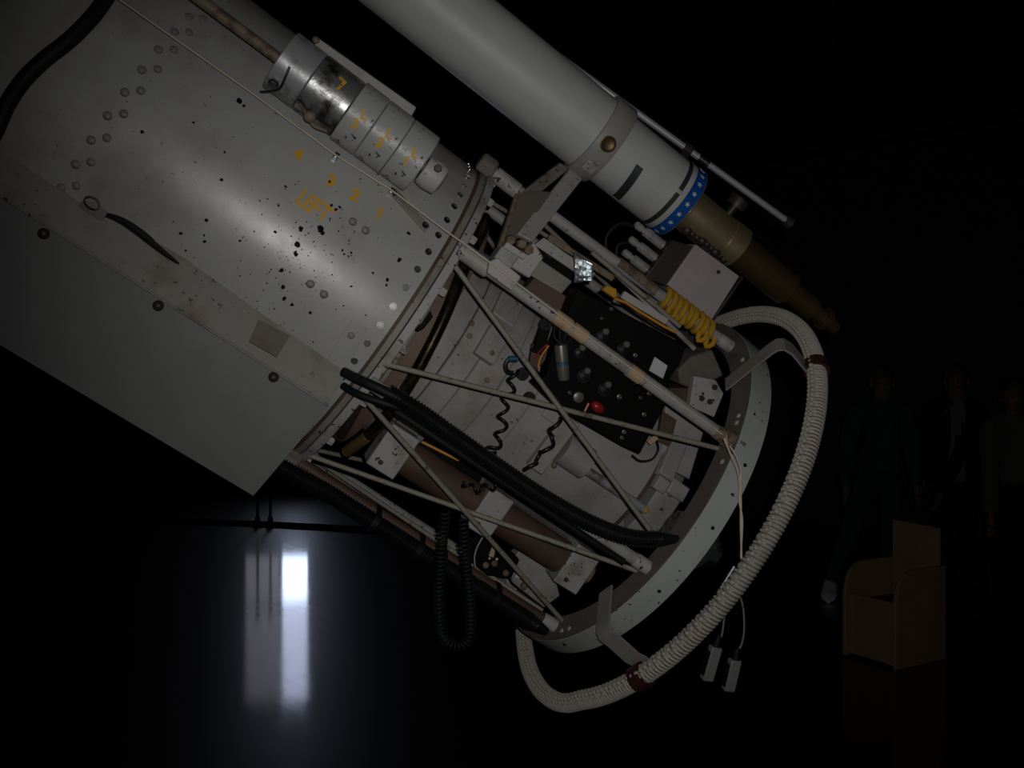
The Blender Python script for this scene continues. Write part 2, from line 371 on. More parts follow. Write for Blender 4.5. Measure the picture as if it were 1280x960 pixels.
# long straight clip by the weights
surf_plate(((486, 241), (494, 237), (537, 284), (530, 291)), RT, .006, 'guide_clip', 'dirty_paint', tt)
place_many('screw', 'steel', mb_screw, [(PC(x, y, RT)[0], RT+.006, math.degrees(math.atan2(PC(x, y, RT)[1], PC(x, y, RT)[2])), 1) for x, y in ((491, 243), (530, 283))], tt)
for x, y in ((421, 194), (490, 238)):
    q = PC(x, y, RT); d = math.degrees(math.atan2(q[1], q[2])); b = MB(); b.box(cyl(q[0], RT+.006, d-1), (.012, .016, .014), d-1); b.build('string_guide', 'steel', tt, .002)
# painted letters
GL = {'L': [[(0, 1), (0, 0), (.55, 0)]], 'E': [[(.6, 1), (0, 1), (0, 0), (.6, 0)], [(0, .5), (.5, .5)]], 'F': [[(.6, 1), (0, 1), (0, 0)], [(0, .5), (.5, .5)]],
      'T': [[(0, 1), (.7, 1)], [(.35, 1), (.35, 0)]], '1': [[(.1, .8), (.3, 1), (.3, 0)]], '2': [[(0, .8), (.2, 1), (.5, .95), (.55, .7), (0, 0), (.6, 0)]],
      '3': [[(0, .95), (.3, 1), (.55, .8), (.3, .55), (.58, .3), (.3, 0), (0, .08)]], '4': [[(.45, 0), (.45, 1), (0, .35), (.65, .35)]]}
def letter(ch, s0, deg0, R, h, root, cv=0, cw=0, rot=0, wd=.2, lab=None, name='painted_letter', m='yellow_paint'):
    b = MB(); ca, sa = math.cos(math.radians(rot)), math.sin(math.radians(rot))
    def mp(x, y, hh):
        x, y = x-.3, y-.5; X, Y = (x*ca-y*sa)*h, (x*sa+y*ca)*h; t = math.radians(deg0)+Y/R
        return (s0+X, cv+(R+hh)*math.sin(t), cw+(R+hh)*math.cos(t))
    for pl_ in GL[ch]:
        for (x0, y0), (x1, y1) in zip(pl_[:-1], pl_[1:]):
            d = np.array([x1-x0, y1-y0]); d = d/np.linalg.norm(d); n_ = np.array([-d[1], d[0]])*wd/2; e = d*wd*.35
            jit = lambda: random.uniform(-.02, .02)
            A = [(x0-e[0]-n_[0]+jit(), y0-e[1]-n_[1]), (x1+e[0]-n_[0], y1+e[1]-n_[1]+jit()), (x1+e[0]+n_[0]+jit(), y1+e[1]+n_[1]), (x0-e[0]+n_[0], y0-e[1]+n_[1]+jit())]
            b.hexa([mp(*p, -.0004) for p in A]+[mp(*p, .0014) for p in A])
    o = b.build(name, m, root)
    if lab: o['label'] = lab
    return o
def on_tube(x, y): q = PC(x, y, RT); return q[0], math.degrees(math.atan2(q[1], q[2]))
for ch, x, y in (('L', 381, 249), ('E', 389, 255), ('F', 397, 260), ('T', 405, 266)):
    s0, d0 = on_tube(x, y); letter(ch, s0, d0, RT, .034, tt, rot=-4, lab='yellow hand-painted letter %s' % ch)
for ch, x, y in (('4', 373, 193), ('3', 414, 226), ('2', 444, 244), ('1', 475, 267)):
    s0, d0 = on_tube(x, y); letter(ch, s0, d0, RT, .024, tt, rot=10, wd=.3, lab='yellow hand-painted numeral %s' % ch)
# paint chips with a shape of their own
def chip(x, y, r, m='black_case'):
    q = PC(x, y, RT); d = math.atan2(q[1], q[2]); n = 8; v = []
    for hh in (-.001, .0006):
        for k in range(n):
            a = 2*math.pi*k/n; rr = r*random.uniform(.5, 1.15); t = d+rr*math.sin(a)/RT
            v.append((q[0]+rr*math.cos(a), (RT+hh)*math.sin(t), (RT+hh)*math.cos(t)))
    return v, [tuple(range(n)), tuple(range(2*n-1, n-1, -1))]+[(k, n+k, n+(k+1) % n, (k+1) % n) for k in range(n)]
b = MB()
for x, y, r in ((371, 306, 7), (370, 318, 7), (352, 338, 6), (376, 286, 6), (401, 286, 8), (403, 291, 5), (355, 373, 5), (365, 381, 4), (388, 391, 4), (344, 290, 4), (299, 126, 7), (305, 132, 4),
                (428, 313, 3), (511, 292, 5), (499, 325, 6), (484, 350, 5), (483, 356, 4), (354, 359, 5), (414, 257, 4), (425, 259, 4), (277, 225, 4), (258, 275, 4), (226, 292, 4), (256, 302, 4),
                (232, 313, 3), (300, 301, 3), (412, 228, 5), (420, 262, 4), (430, 318, 3), (439, 316, 3), (255, 294, 3), (357, 233, 3), (348, 257, 3), (178, 165, 4), (242, 153, 3), (281, 190, 3), (439, 358, 3), (466, 341, 3)):
    b.add(*chip(x, y, r*.0011))
for k in range(150):
    x = random.gauss(375, 42); y = random.gauss(315, 45); b.add(*chip(x, y, random.uniform(.0008, .0024)))
o = b.build('paint_chip', 'black_case', tt); o['kind'] = 'stuff'; o['label'] = 'bare dark spots where the paint has flaked'
# ------------------------------------------------------------------ housing box under the tube
hb = thing('housing_box', 'long flat grey sheet-metal box bolted along the near side of the telescope tube', 'box', (-.5, -.38, .3))
WB = .475
b = MB(); v = []; f = []; n = 16
arc = [(-.4735*math.sin(t), .4735*math.cos(t)) for t in np.linspace(.545, 1.78, n)]      # bears on the tube's underside
out = [(-.245, WB)]+[(-.245-.267*k/5, WB) for k in range(1, 6)]+[(-.512, WB-(WB+.10)*k/(n-6)) for k in range(1, n-5)]
for S0 in (-3.4, None):
    for P in (arc, out):
        v += [((-.056-(-.245-p[0])*.1) if S0 is None else S0, p[0], p[1]) for p in P]
for i in range(n-1):
    f += [(i, i+1, n+i+1, n+i), (2*n+i, 3*n+i, 3*n+i+1, 2*n+i+1), (i, 2*n+i, 2*n+i+1, i+1), (n+i, n+i+1, 3*n+i+1, 3*n+i)]
f += [(0, n, 3*n, 2*n), (n-1, 3*n-1, 4*n-1, 2*n-1)]
b.add(v, f); b.build('body', 'box_paint', hb)
b = MB()
sheet = [(s, -.155 if s > -.69 else -.165, .4475) for s in (-3.4, -.70)]
b.prism([(-3.4, -.243, WB+.004), (-.062, -.243, WB+.004), (-.062, -.236, WB+.004), (-.062, -.158, .447), (-.33, -.15, .4495), (-.5, -.142, .458), (-.6, -.146, .458), (-.685, -.165, .449), (-3.4, -.175, .448), (-3.4, -.236, WB+.004)], (0, -.004, -.006))
b.build('cover_sheet', 'dirty_paint', hb)
MB().rod((-3.4, -.243, WB+.003), (-.062, -.243, WB+.003), .0035, 8).build('edge_bead', 'dirty_paint', hb)
for x, y in ((55, 292), (198, 382), (342, 471)):
    q = PW(x, y, WB+.002); b = MB(); b.lathe([(0, .012), (.006, .012), (.012, .009), (.015, .004)], q, (0, 0, 1), 14); b.build('screw', 'dark_iron', hb)
q = [PW(*p, .468) for p in ((323, 401), (362, 421), (346, 447), (311, 427))]
b = MB(); b.prism([(p[0], p[1], np.interp(p[1], [-.243, -.158], [WB+.006, .451])) for p in q], (0, .002, .003)); b.build('patch_plate', 'ring_face', hb)
q = [PC(*p, .478) for p in ((97, 263), (103, 253), (122, 257), (134, 268), (123, 284))]
b = MB(); b.prism(q, (0, .008, .012)); b.build('hold_down_clip', 'dirty_paint', hb, .002)
b = MB(); c = PC(115, 254, .485); b.tube([c+np.array([.016*math.cos(t), .012*math.sin(t), .012*math.sin(t)*.3]) for t in np.linspace(0, 2*math.pi, 16)], .003, 6); b.build('ring_eye', 'steel', hb)
b = MB(); path = spline([PC(x, y, .479) for x, y in ((128, 267), (150, 275), (172, 289), (192, 305), (210, 320), (224, 330))], .008); b.tube(path, [.002+.0075*math.sin(math.pi*(.08+.92*i/(len(path)-1)))**.8 for i in range(len(path))], 8); b.build('dark_gap_strip', 'black_rubber', hb)  # black strip added to stand in for the dark gap under the cover sheet's edge
# black cable draped over the tube
b = MB(); path = spline([PC(x, y, RT+h_) for x, y, h_ in ((139, -12, .02), (118, 18, .02), (88, 49, .02), (55, 75, .02), (28, 102, .02), (8, 132, .02), (-4, 160, .03), (-25, 200, .065))], .02)
b.tube(path, .0165, 14); solo(b, 'draped_cable', 'black_rubber', 'thick smooth black cable draped across the riveted tube', 'cable')

# ------------------------------------------------------------------ counterweights
CV, CW, CR = .341, .430, .075
cwr = thing('counterweight_rail', 'rusty rod and pale flat bar carrying the cylindrical weights along the tube', 'rail', (-.5, .33, .45))
MB().rod((-3.0, CV, CW), (-.14, CV, CW), .013, 14).build('rod', 'rust_rod', cwr)
b = MB(); b.lathe([(-.185, .018), (-.185, .036), (-.165, .04), (-.135, .036), (-.13, .02)], (0, CV-.005, CW), (1, 0, 0), 24); b.build('end_stop', 'pale_paint', cwr, .002)
b = MB(); hexhead(b, (-.16, CV+.01, CW+.037), (0, 0, 1), .010, .01); b.build('stop_screw', 'dark_iron', cwr)
q = [PW(x, y, .31) for x, y in ((391, 52), (400, 44), (522, 135), (516, 147))]
b = MB(); q = [PW(x, y, .33) for x, y in ((398, 47), (521, 134), (512, 150), (388, 66))]; b.prism(q, (0, 0, -.02)); b.build('back_bar', 'finder_dirty', cwr, .003)
b = MB(); b.ball(PW(395, 50, .33), .009); b.build('bar_bolt', 'rust_rod', cwr)
sq = [PC(x, y, CR, CV, CW)[0] for x, y in ((333, 92), (377, 124), (421, 155), (449, 179), (481, 203), (511, 227))]
sq = [-.575, -.497, -.396, -.332, -.262, -.192]
WL = [('worn_steel', .072, 'bare steel counterweight with dents beside the rusty rod end'), ('worn_steel', .072, 'darkly stained counterweight with a smeared yellow mark and wire ring'),
      ('weight_paint', .076, 'grey counterweight marked with yellow L and numeral three, touching the stained weight'), ('weight_paint', .0755, 'grey counterweight marked with yellow L and numeral two, between two grey weights'), ('weight_paint', .075, 'grey counterweight marked with yellow L and numeral one, touching the end stop')]
for k, (m, r, lb) in enumerate(WL):
    s0, s1 = sq[k]+.0006, sq[k+1]-.0006
    t = thing('counterweight', lb, 'weight', (s0, CV, CW), group='counterweights on the rail')
    b = MB(); c = .002; b.lathe([(s0, .016), (s0, r-c), (s0+c, r), (s1-c, r), (s1, r-c), (s1, .016), (s0, .016)], (0, CV, CW), (1, 0, 0), 64, caps=False); b.build('body', 'bare_steel' if k == 0 else m, t)
    sm = (s0+s1)/2
    if k >= 2:
        letter('L', sm+.005, 3, r, .02, t, CV, CW, rot=12, wd=.27, lab='yellow painted letter L'); letter(str(5-k), sm-.002, -19, r, .02, t, CV, CW, rot=12, wd=.27, lab='yellow painted numeral %d' % (5-k))
    if k == 1:
        letter('L', sm+.004, 22, r, .024, t, CV, CW, rot=170, wd=.28, lab='smeared yellow painted mark')
        b = MB(); p0 = cyl(sm, r, -62, CV, CW); b.tube(spline([cyl(s0+.008, r+.004, -50, CV, CW), cyl(sm-.012, r+.006, -62, CV, CW), cyl(sm+.01, r+.012, -68, CV, CW), cyl(s1-.01, r+.008, -62, CV, CW)], .01), .004, 8)
        b.ball(cyl(sm-.008, r+.006, -60, CV, CW), .014, 10, 6); b.build('wire_knot', 'rust_rod', t)
    if k == 0:
        b = MB(); hexhead(b, cyl(sm-.018, r-.002, -48, CV, CW), cyl(0, 1, -48), .012, .014); b.build('set_screw', 'steel', t)
        b = MB(); c0 = cyl(sm-.02, r+.006, -55, CV, CW); b.tube(spline([cyl(s0+.03, r+.003, -8, CV, CW), cyl(s0+.034, r+.003, -25, CV, CW), cyl(sm-.002, r+.008, -48, CV, CW), cyl(sm-.02, r+.01, -68, CV, CW), cyl(sm-.034, r+.012, -85, CV, CW)], .01), .0028, 6); b.build('wire_loop', 'black_plastic', t)

# ------------------------------------------------------------------ finder telescope
FV, FW = .750, .05
ft = thing('finder_telescope', 'smaller grey finder telescope with blue star band and brass eyepiece end', 'telescope', (.1, FV, FW))
def fl_(prof, name, m, n=64, caps=False, bev=0): b = MB(); b.lathe(prof, (0, FV, FW), (1, 0, 0), n, caps=caps); return b.build(name, m, ft, bev)
fl_([(-2.6, .05), (-2.6, .111), (.178, .111)], 'main_barrel', 'finder_paint', 96)
fl_([(.168, .10), (.168, .121), (.172, .123), (.231, .123), (.235, .121), (.235, .10)], 'clamp_ring', 'finder_dirty', 96)
fl_([(.23, .1065), (.452, .1065)], 'lower_barrel', 'finder_paint', 96)
fl_([(.441, .10), (.441, .1085), (.455, .1085), (.455, .10)], 'black_band', 'black_stripe', 96)
fl_([(.455, .10), (.455, .109), (.471, .109), (.471, .10)], 'white_band', 'finder_paint', 96)
bb = fl_([(.471, .10), (.471, .1105), (.506, .1105), (.506, .10)], 'star_band', 'blue_band', 96); bb['label'] = 'shiny blue band with white stars'
fl_([(.506, .112), (.506, .107), (.511, .107), (.516, .098), (.516, .05)], 'end_rim', 'brass', 96)
for k in range(20):
    d0 = 8+k*18; v = []; R = .1105
    for hh in (-.0004, .0008):
        for j in range(10):
            rr = .0088 if j % 2 == 0 else .0036; a = math.radians(90+36*j); v.append(tuple(cyl(.4885+rr*math.cos(a), R+hh, d0+math.degrees(rr*math.sin(a)/R), FV, FW)))
    MB().add(v, [tuple(range(9, -1, -1)), tuple(range(10, 20))]+[(j, (j+1) % 10, 10+(j+1) % 10, 10+j) for j in range(10)]).build('star', 'star_white', bb)
fl_([(.512, .0635), (.672, .0635), (.673, .061), (.677, .061), (.678, .066), (.728, .066), (.731, .062), (.731, .03)], 'brass_tube', 'brass', 64)
fl_([(.73, .052), (.94, .052), (.942, .05), (.942, .02)], 'draw_tube', 'dark_brass', 64)
fl_([(.94, .036), (1.05, .036), (1.051, .02)], 'eyepiece_sleeve', 'dark_brass', 48)
fl_([(1.045, .025), (1.09, .025), (1.09, .036), (1.1, .037), (1.11, .035), (1.11, .022), (1.15, .02), (1.15, .005)], 'eyepiece', 'dark_brass', 48)
b = MB(); b.lathe([(0, .012), (.03, .012), (.03, .03), (.045, .032), (.06, .028), (.06, .005)], cyl(.64, .06, 75, FV, FW), cyl(0, 1, 75), 20); o = b.build('focus_knob', 'dark_iron', ft)
b = MB()
for i in range(9): b.ball(cyl(.56+i*.018, .062, -58-abs(i-4)*1.5, FV, FW), .012 if i % 3 else .017, 10, 6)
b.build('focus_rack', 'dark_iron', ft)
# slanted black strip, hole and little block on the clamp ring
p0, p1 = PC(800, 208, .1065, FV, FW), PC(770, 247, .1065, FV, FW)
v = []; n = 10
dA, dB = [math.atan2(p[1]-FV, p[2]-FW) for p in (p0, p1)]
for hh in (-.0005, .0009):
    for i in range(n+1):
        t = dA+(dB-dA)*i/n; s_ = p0[0]+(p1[0]-p0[0])*i/n
        for ds in (-.012, .012): v.append((s_+ds, FV+(.1065+hh)*math.sin(t), FW+(.1065+hh)*math.cos(t)))
k = 2*(n+1); f = []
for i in range(n): f += [(2*i, 2*i+1, 2*i+3, 2*i+2), (k+2*i, k+2*i+2, k+2*i+3, k+2*i+1), (2*i, 2*i+2, k+2*i+2, k+2*i), (2*i+1, k+2*i+1, k+2*i+3, 2*i+3)]
f += [(0, k, k+1, 1), (2*n, 2*n+1, k+2*n+1, k+2*n)]
MB().add(v, f).build('black_strip', 'black_stripe', ft)
q = PC(760, 180, .123, FV, FW); b = MB(); dd = nrm(np.array([0, q[1]-FV, q[2]-FW])); b.lathe([(-.004, .0225), (.002, .0225), (.003, .019), (.001, .015), (.001, .001)], q, dd, 24); b.build('bronze_plug', 'dark_brass', ft)
q = PC(738, 207, .123, FV, FW); d0 = math.degrees(math.atan2(q[1]-FV, q[2]-FW)); b = MB(); b.box(cyl(q[0], .126, d0, FV, FW), (.036, .034, .014), d0); b.build('clamp_block', 'pale_paint', ft, .002)
q = PC(855, 251, .109, FV, FW); d0 = math.degrees(math.atan2(q[1]-FV, q[2]-FW)); b = MB(); b.box(cyl(.448, .109, d0+6, FV, FW), (.02, .012, .005), d0+6); b.build('buckle', 'chrome', ft, .001)
# bracket carrying the finder
fb = thing('finder_bracket', 'cast bracket with pale arm joining the finder tube to the cage', 'bracket', (.12, .5, .25))
def at2(x, y, w): return PW(x, y, w)
b = MB(); q = [at2(714, 209, .05), at2(730, 222, .05), at2(666, 302, .30), at2(647, 292, .30)]; b.prism(q, (0, -.006, -.02)); b.build('arm', 'pale_paint', fb, .003)
b = MB(); q = [at2(700, 203, .03), at2(712, 211, .03), at2(650, 262, .2), at2(645, 246, .2)]; b.prism(q, (0, 0, -.03)); b.build('rear_arm', 'dirty_paint', fb, .003)
b = MB(); q = [at2(643, 247, .2), at2(664, 238, .2), at2(690, 240, .18), at2(650, 296, .27), at2(630, 312, .3), at2(622, 308, .3)]; b.prism(q, (0, 0, -.02)); b.build('web_plate', 'ring_face', fb, .002)
b = MB(); b.tube([at2(646, 244, .205), at2(632, 290, .285), at2(621, 318, .31)], .006, 8); b.build('web_rib', 'rust_rod', fb)
b = MB(); q = [at2(649, 318, .33), at2(668, 303, .33), at2(680, 322, .33), at2(662, 348, .33), at2(632, 330, .33)]; b.prism(q, (0, 0, -.048)); b.build('foot_block', 'pale_paint', fb, .004)
b = MB(); q = [at2(628, 307, .345), at2(650, 320, .345), at2(633, 344, .345), at2(612, 330, .345)]; b.prism(q, (0, 0, -.06)); b.build('foot_block', 'cage_paint', fb, .004)
b = MB(); q = [at2(634, 302, .35), at2(658, 318, .35), at2(655, 325, .35), at2(629, 309, .35)]; b.prism(q, (0, 0, -.02)); b.build('clamp_strip', 'pale_paint', fb, .002)
for x, y in ((651, 305), (659, 312), (637, 300)): b = MB(); hexhead(b, at2(x, y, .32), (0, 0, 1), .014, .02); b.build('bolt', 'rust_rod', fb)
# chrome rod along the finder
cr = thing('chrome_rod', 'long thin chrome rod running beside the finder telescope', 'rod', (.3, .88, .09))
P0, P1 = PW(612, 8, -.06), PW(985, 277, -.03); dd = P1-P0
def on_rod(s_): return P0+dd*((s_-P0[0])/dd[0])
MB().rod(P0-dd*.8, P1, .0100, 14).build('rod', 'chrome', cr)
b = MB(); b.lathe([(-.012, .008), (-.012, .017), (.012, .019), (.016, .012)], P1, nrm(dd), 16); b.build('knob', 'dark_iron', cr)
q = on_rod(.456); b = MB(); b.lathe([(-.014, .009), (-.014, .017), (.014, .017), (.014, .009)], q, nrm(dd), 20, caps=False)
rd = math.degrees(math.atan2(q[1]-FV, q[2]-FW)); rl = float(np.hypot(q[1]-FV, q[2]-FW)); m0 = (.107+rl-.011)/2
b.box(cyl(q[0], m0, rd, FV, FW), (.022, .014, rl-.011-.107), rd); b.build('clamp', 'dark_iron', cr, .002)
b = MB(); b.lathe([(-.008, .01), (-.008, .0115), (.03, .0115), (.03, .0085)], on_rod(q[0]+.05), nrm(dd), 14); b.build('collar', 'steel', cr)

# ------------------------------------------------------------------ tail cage: ring, pipes, braces
S1, S2, RO, RI = .846, .924, .554, .482
tc_ = thing('tail_cage', 'grey open frame of pipes and crossed rods ending in a wide metal ring', 'frame', (.85, 0, 0))
MB().lathe([(S1+.003, RO-.003), (S1+.006, RO), (S2, RO), (S2, RO-.008), (S1+.02, RO-.008), (S1+.003, RO-.012)], n=160, caps=False).build('ring_band', 'ring_paint', tc_)
MB().lathe([(S1, RI), (S1, RO), (S1+.012, RO-.002), (S1+.012, RI), (S1, RI)], n=160, caps=False).build('ring_face', 'ring_face', tc_)
PH = [28+45*k for k in range(8)]; RP = .507
for k, ph in enumerate(PH):
    b = MB(); b.rod(cyl(-.01, RP-.01, ph), cyl(S1+.01, RP+.005, ph), .0165, 18)
    p = b.build('pipe', 'brown_paint' if ph in (298, -62) else 'cage_paint', tc_)
    if ph not in (298, 343): b = MB(); b.lathe([(0, .022), (.075, .022), (.08, .018)], cyl(.0, RP-.01, ph), (1, 0, 0), 18); b.build('end_sleeve', 'cage_paint', p)
    b = MB(); b.lathe([(0, .017), (.01, .0195), (.045, .0195)], cyl(S1-.045, RP+.004, ph), (1, 0, 0), 18); b.build('end_sleeve', 'pale_paint' if ph != 28 else 'rust_rod', p)
    if ph == 28:
        for x, y, L in ((705, 400, .024), (727, 415, .02), (797, 466, .02)):
            s_ = PC(x, y, .52)[0]; b = MB(); b.lathe([(s_-L, .0165), (s_-L, .0185), (s_+L, .0185), (s_+L, .0165)], (0, *cyl(s_, RP-.002, ph)[1:]), (1, 0, 0), 18); b.build('tape_band', 'tan_tape', p)
        b = MB(); b.hexa([PW(*q, .475) for q in ((614, 331), (626, 337), (640, 356), (611, 338))]+[PW(*q, .495) for q in ((614, 331), (626, 337), (640, 356), (611, 338))])
    if ph == 73:
        b = MB(); b.lathe([(.42, .0168), (.42, .0175), (.56, .0175), (.56, .0168)], (0, *cyl(0, RP+.001, ph)[1:]), (1, 0, 0), 18, caps=False); b.build('tape_band', 'rust_rod', p)
# speckled splice plate on the near pipe
b = MB(); q = [PW(*p, .478) for p in ((612, 327), (622, 322), (652, 346), (640, 364), (609, 341))]; b.prism(q, (0, 0, -.035)); b.build('splice_plate', 'pale_paint', tc_, .003)
# crossed brace rods between neighbouring pipes
for i in range(8):
    a, b_ = PH[i], PH[(i+7) % 8]
    if a in (28, 73, 343): continue
    MB().rod(cyl(.03, RP-.005, a-3), cyl(S1-.05, RP-.005, b_+3), .0068, 10).build('brace_rod', 'brace_paint', tc_)
    MB().rod(cyl(.03, RP-.022, b_+3), cyl(S1-.04, RP-.022, a-3), .0068, 10).build('brace_rod', 'brace_paint', tc_)
for p0, p1, R in (((569, 333), (818, 670), .502), ((478, 454), (903, 562), .486), ((452, 494), (714, 788), .502), ((386, 569), (803, 716), .486)):
    MB().rod(PC(*p0, R), PC(*p1, R), .0066, 10).build('brace_rod', 'brace_paint', tc_)
for d in (35.5, 33, 20, -52, -56, 60):
    b = MB(); b.ball(cyl(S1-.002, RO-.022, d), .008, 10, 6, (.5, 1, 1)); b.build('ring_bolt', 'pale_paint', tc_)
for d in (22, 3, -19, -38, -58):
    b = MB(); b.ball(cyl(S2-.028+.02*math.sin(d), RO-.001, d), .0055, 8, 6); b.build('ring_screw', 'black_case', tc_)
b = MB(); b.lathe([(S1-.018, .016), (S1-.018, .024), (S1+.03, .026), (S1+.03, .012)], (0, *cyl(0, RP+.022, 27)[1:]), (1, 0, 0), 20); b.build('pipe_collar', 'rust_rod', tc_)

# ------------------------------------------------------------------ cord-wrapped hand rail
SH, RH = .972, .672
hr = thing('hand_rail', 'curved rail wrapped in pale stitched cord around the tail of the telescope', 'handrail', (SH, 0, RH))
pts = [cyl(SH, RH, d) for d in np.arange(128, -58, -4)]
pts = [cyl(.93, .60, 152), cyl(.96, .655, 138)]+pts
tail = [PS(x, y, s) for x, y, s in ((709, 879, .971), (692, 875, .968), (675, 861, .965), (662, 837, .96), (656, 808, .955), (654, 786, .95))]
pts += tail
path = spline(pts, .012)
MB().tube(path, .0205, 16).build('core', 'rail_core', hr)
# helical cord
L_ = np.cumsum([0]+[np.linalg.norm(path[i+1]-path[i]) for i in range(len(path)-1)]); fr = transport(path)
tot = L_[-1]; pitch = .0105; nseg = 12; hel = []; P_ = np.array(path); Fa = np.array([f_[1] for f_ in fr]); Fb = np.array([f_[2] for f_ in fr])
for i in range(int(tot/pitch)*nseg):
    l = i*pitch/nseg; c = np.array([np.interp(l, L_, P_[:, j]) for j in range(3)]); a = np.array([np.interp(l, L_, Fa[:, j]) for j in range(3)]); b2 = np.array([np.interp(l, L_, Fb[:, j]) for j in range(3)])
    t = 2*math.pi*i/nseg; hel.append(c+.0222*(math.cos(t)*a+math.sin(t)*b2))
MB().tube(hel, .0043, 5).build('cord_winding', 'cord_wrap', hr, ang=60)
# stitched seam facing up the tube, as knots along the rail
b = MB(); l = .02
while l < tot-.02:
    c = np.array([np.interp(l, L_, P_[:, j]) for j in range(3)]); t = nrm(np.array([np.interp(l+.01, L_, P_[:, j]) for j in range(3)])-c)
    rad = nrm(np.array([0, c[1], c[2]])); out = nrm(np.array([-.6, 0, 0])-rad*.35+np.array([0, 0, .75])); out = nrm(out-out.dot(t)*t)
    b.ball(c+out*.0285, .0066, 8, 6, (1.1, 1, .9)); b.rod(c+out*.0275, c+nrm(out+.9*np.cross(t, out))*.0268+t*.006, .0032, 5); b.rod(c+out*.0275, c+nrm(out-.6*np.cross(t, out))*.0268-t*.004, .0032, 5); l += .0165
o = b.build('stitching', 'cord_wrap', hr); o['kind'] = 'stuff'
def rail_at(d): return cyl(SH, RH, d)
for d in (53.5, -35.0):
    q = rail_at(d); t = nrm(rail_at(d+1)-rail_at(d-1)); b = MB(); b.lathe([(-.018, .0215), (-.018, .034), (.018, .034), (.018, .0215)], q, t, 20, caps=False); b.build('sleeve', 'leather', hr)
def strap(pts_, wdt, th, name, m, wdir):
    b = MB(); P = [np.array(p, float) for p in pts_]; v = []; n = len(P)
    for i, p in enumerate(P):
        t = nrm(P[min(i+1, n-1)]-P[max(i-1, 0)]); wv = nrm(np.array(wdir)-np.array(wdir).dot(t)*t); nn = np.cross(t, wv)
        v += [p-wv*wdt/2-nn*th/2, p+wv*wdt/2-nn*th/2, p+wv*wdt/2+nn*th/2, p-wv*wdt/2+nn*th/2]
    f = [(0, 1, 2, 3), (4*n-4, 4*n-1, 4*n-2, 4*n-3)]
    for i in range(n-1): f += [(4*i+k, 4*i+4+k, 4*i+4+(k+1) % 4, 4*i+(k+1) % 4) for k in range(4)]
    return b.add(v, f).build(name, m, hr, .001)
for d, rc in ((53.5, .668), (-35.0, .612)):
    tang = cyl(0, 1, d+90); s0 = S1-.006
    strap([cyl(s0, RI-.015, d), cyl(s0, RO, d), cyl(s0, rc-.03, d), cyl(s0+.003, rc-.012, d), cyl(s0+.014, rc, d), cyl(s0+.04, rc+.003, d), cyl(SH-.03, .5*(rc+RH)-.012, d), cyl(SH, .5*(rc+RH)-.015, d)], .052, .006, 'bracket', 'dirty_paint', tang)
b = MB(); b.rod(PS(655, 792, .951), PS(642, 770, .935), .013, 12); b.build('end_stub', 'rust_rod', hr)

# ------------------------------------------------------------------ instrument drum inside the cage
dr = thing('instrument_drum', 'pale grey drum-shaped instrument body with seams inside the cage', 'instrument', (.4, 0, 0))
b = MB(); b.lathe([(.005, .40), (.005, .372), (.075, .372), (.085, .30)], n=96, caps=False); b.build('neck', 'primer_paint', dr)
DSEG = [(.085, .145, .304), (.147, .215, .309), (.217, .30, .304), (.302, .40, .298), (.402, .52, .285), (.522, .82, .268)]
for k, (a, c, r) in enumerate(DSEG):
    b = MB(); b.lathe([(a, .18), (a, r-.003), (a+.003, r), (c-.003, r), (c, r-.003), (c, .18)], n=96, caps=False); b.build('panel_band', 'drum_paint', dr)
b = MB(); b.lathe([(.82, .18), (.82, .258), (.822, .26), (.834, .26), (.834, .18)], n=96, caps=False); b.build('rust_band', 'brown_paint', dr)
b = MB(); b.lathe([(.834, .12), (.834, .2), (.95, .2), (.955, .195), (.955, .1)], n=96, caps=False); b.build('end_collar', 'drum_paint', dr)
b = MB(); b.lathe([(.85, .17), (.85, .278), (.855, .283), (.925, .283), (.93, .278), (.93, .17), (.85, .17)], n=40, a0=-24, a1=8, caps=False); b.build('end_saddle', 'drum_paint', dr)
# raised blocks
def rblock(x, y, R, d, m, name, rot=None, h=.03):
    q = PC(x, y, R); deg = math.degrees(math.atan2(q[1], q[2])); b = MB(); b.box(cyl(q[0], R+h/2-.005, deg), (d[0], d[1], h), deg); return b.build(name, m, dr, .004)
rblock(632, 386, .30, (.07, .12, .03), 'drum_paint', 'raised_pad'); rblock(612, 432, .304, (.06, .09, .02), 'drum_paint', 'raised_pad')
rblock(690, 553, .285, (.05, .17, .022), 'drum_paint', 'cross_bar'); rblock(700, 523, .285, (.10, .045, .02), 'drum_paint', 'hinge_plate', h=.012)
rblock(843, 612, .27, (.06, .045, .02), 'drum_paint', 'end_lug'); rblock(823, 605, .27, (.04, .04, .02), 'drum_paint', 'end_lug')
rblock(836, 575, .268, (.05, .12, .02), 'drum_paint', 'raised_pad')
for x, y, R in ((615, 441, .329), (645, 379, .325), (609, 475, .306), (707, 530, .293), (722, 540, .293), (693, 582, .306), (590, 404, .311), (587, 420, .311), (826, 612, .287), (838, 618, .287)):
    q = PC(x, y, R); b = MB(); b.lathe([(-.006, .0075), (.002, .0075), (.004, .005)], q, nrm(np.array([0, q[1], q[2]])), 10); b.build('bolt', 'rust_rod', dr)
# half-round bracket holding a short bar
q = PC(715, 568, .30); b = MB(); deg = math.degrees(math.atan2(q[1], q[2]))
b.lathe([(-.03, .02), (-.03, .045), (.055, .045), (.055, .02)], cyl(q[0], .29, deg), (1, 0, 0), 28); b.build('bar_socket', 'drum_paint', dr, .002)
A, B = PC(726, 583, .318), PC(805, 636, .318)
b = MB(); b.rod(A, B, .0125, 14); b.build('short_bar', 'bare_steel', dr); b = MB(); b.ball(B, .013, 10, 8); b.build('bar_tip', 'yellow_paint', dr)
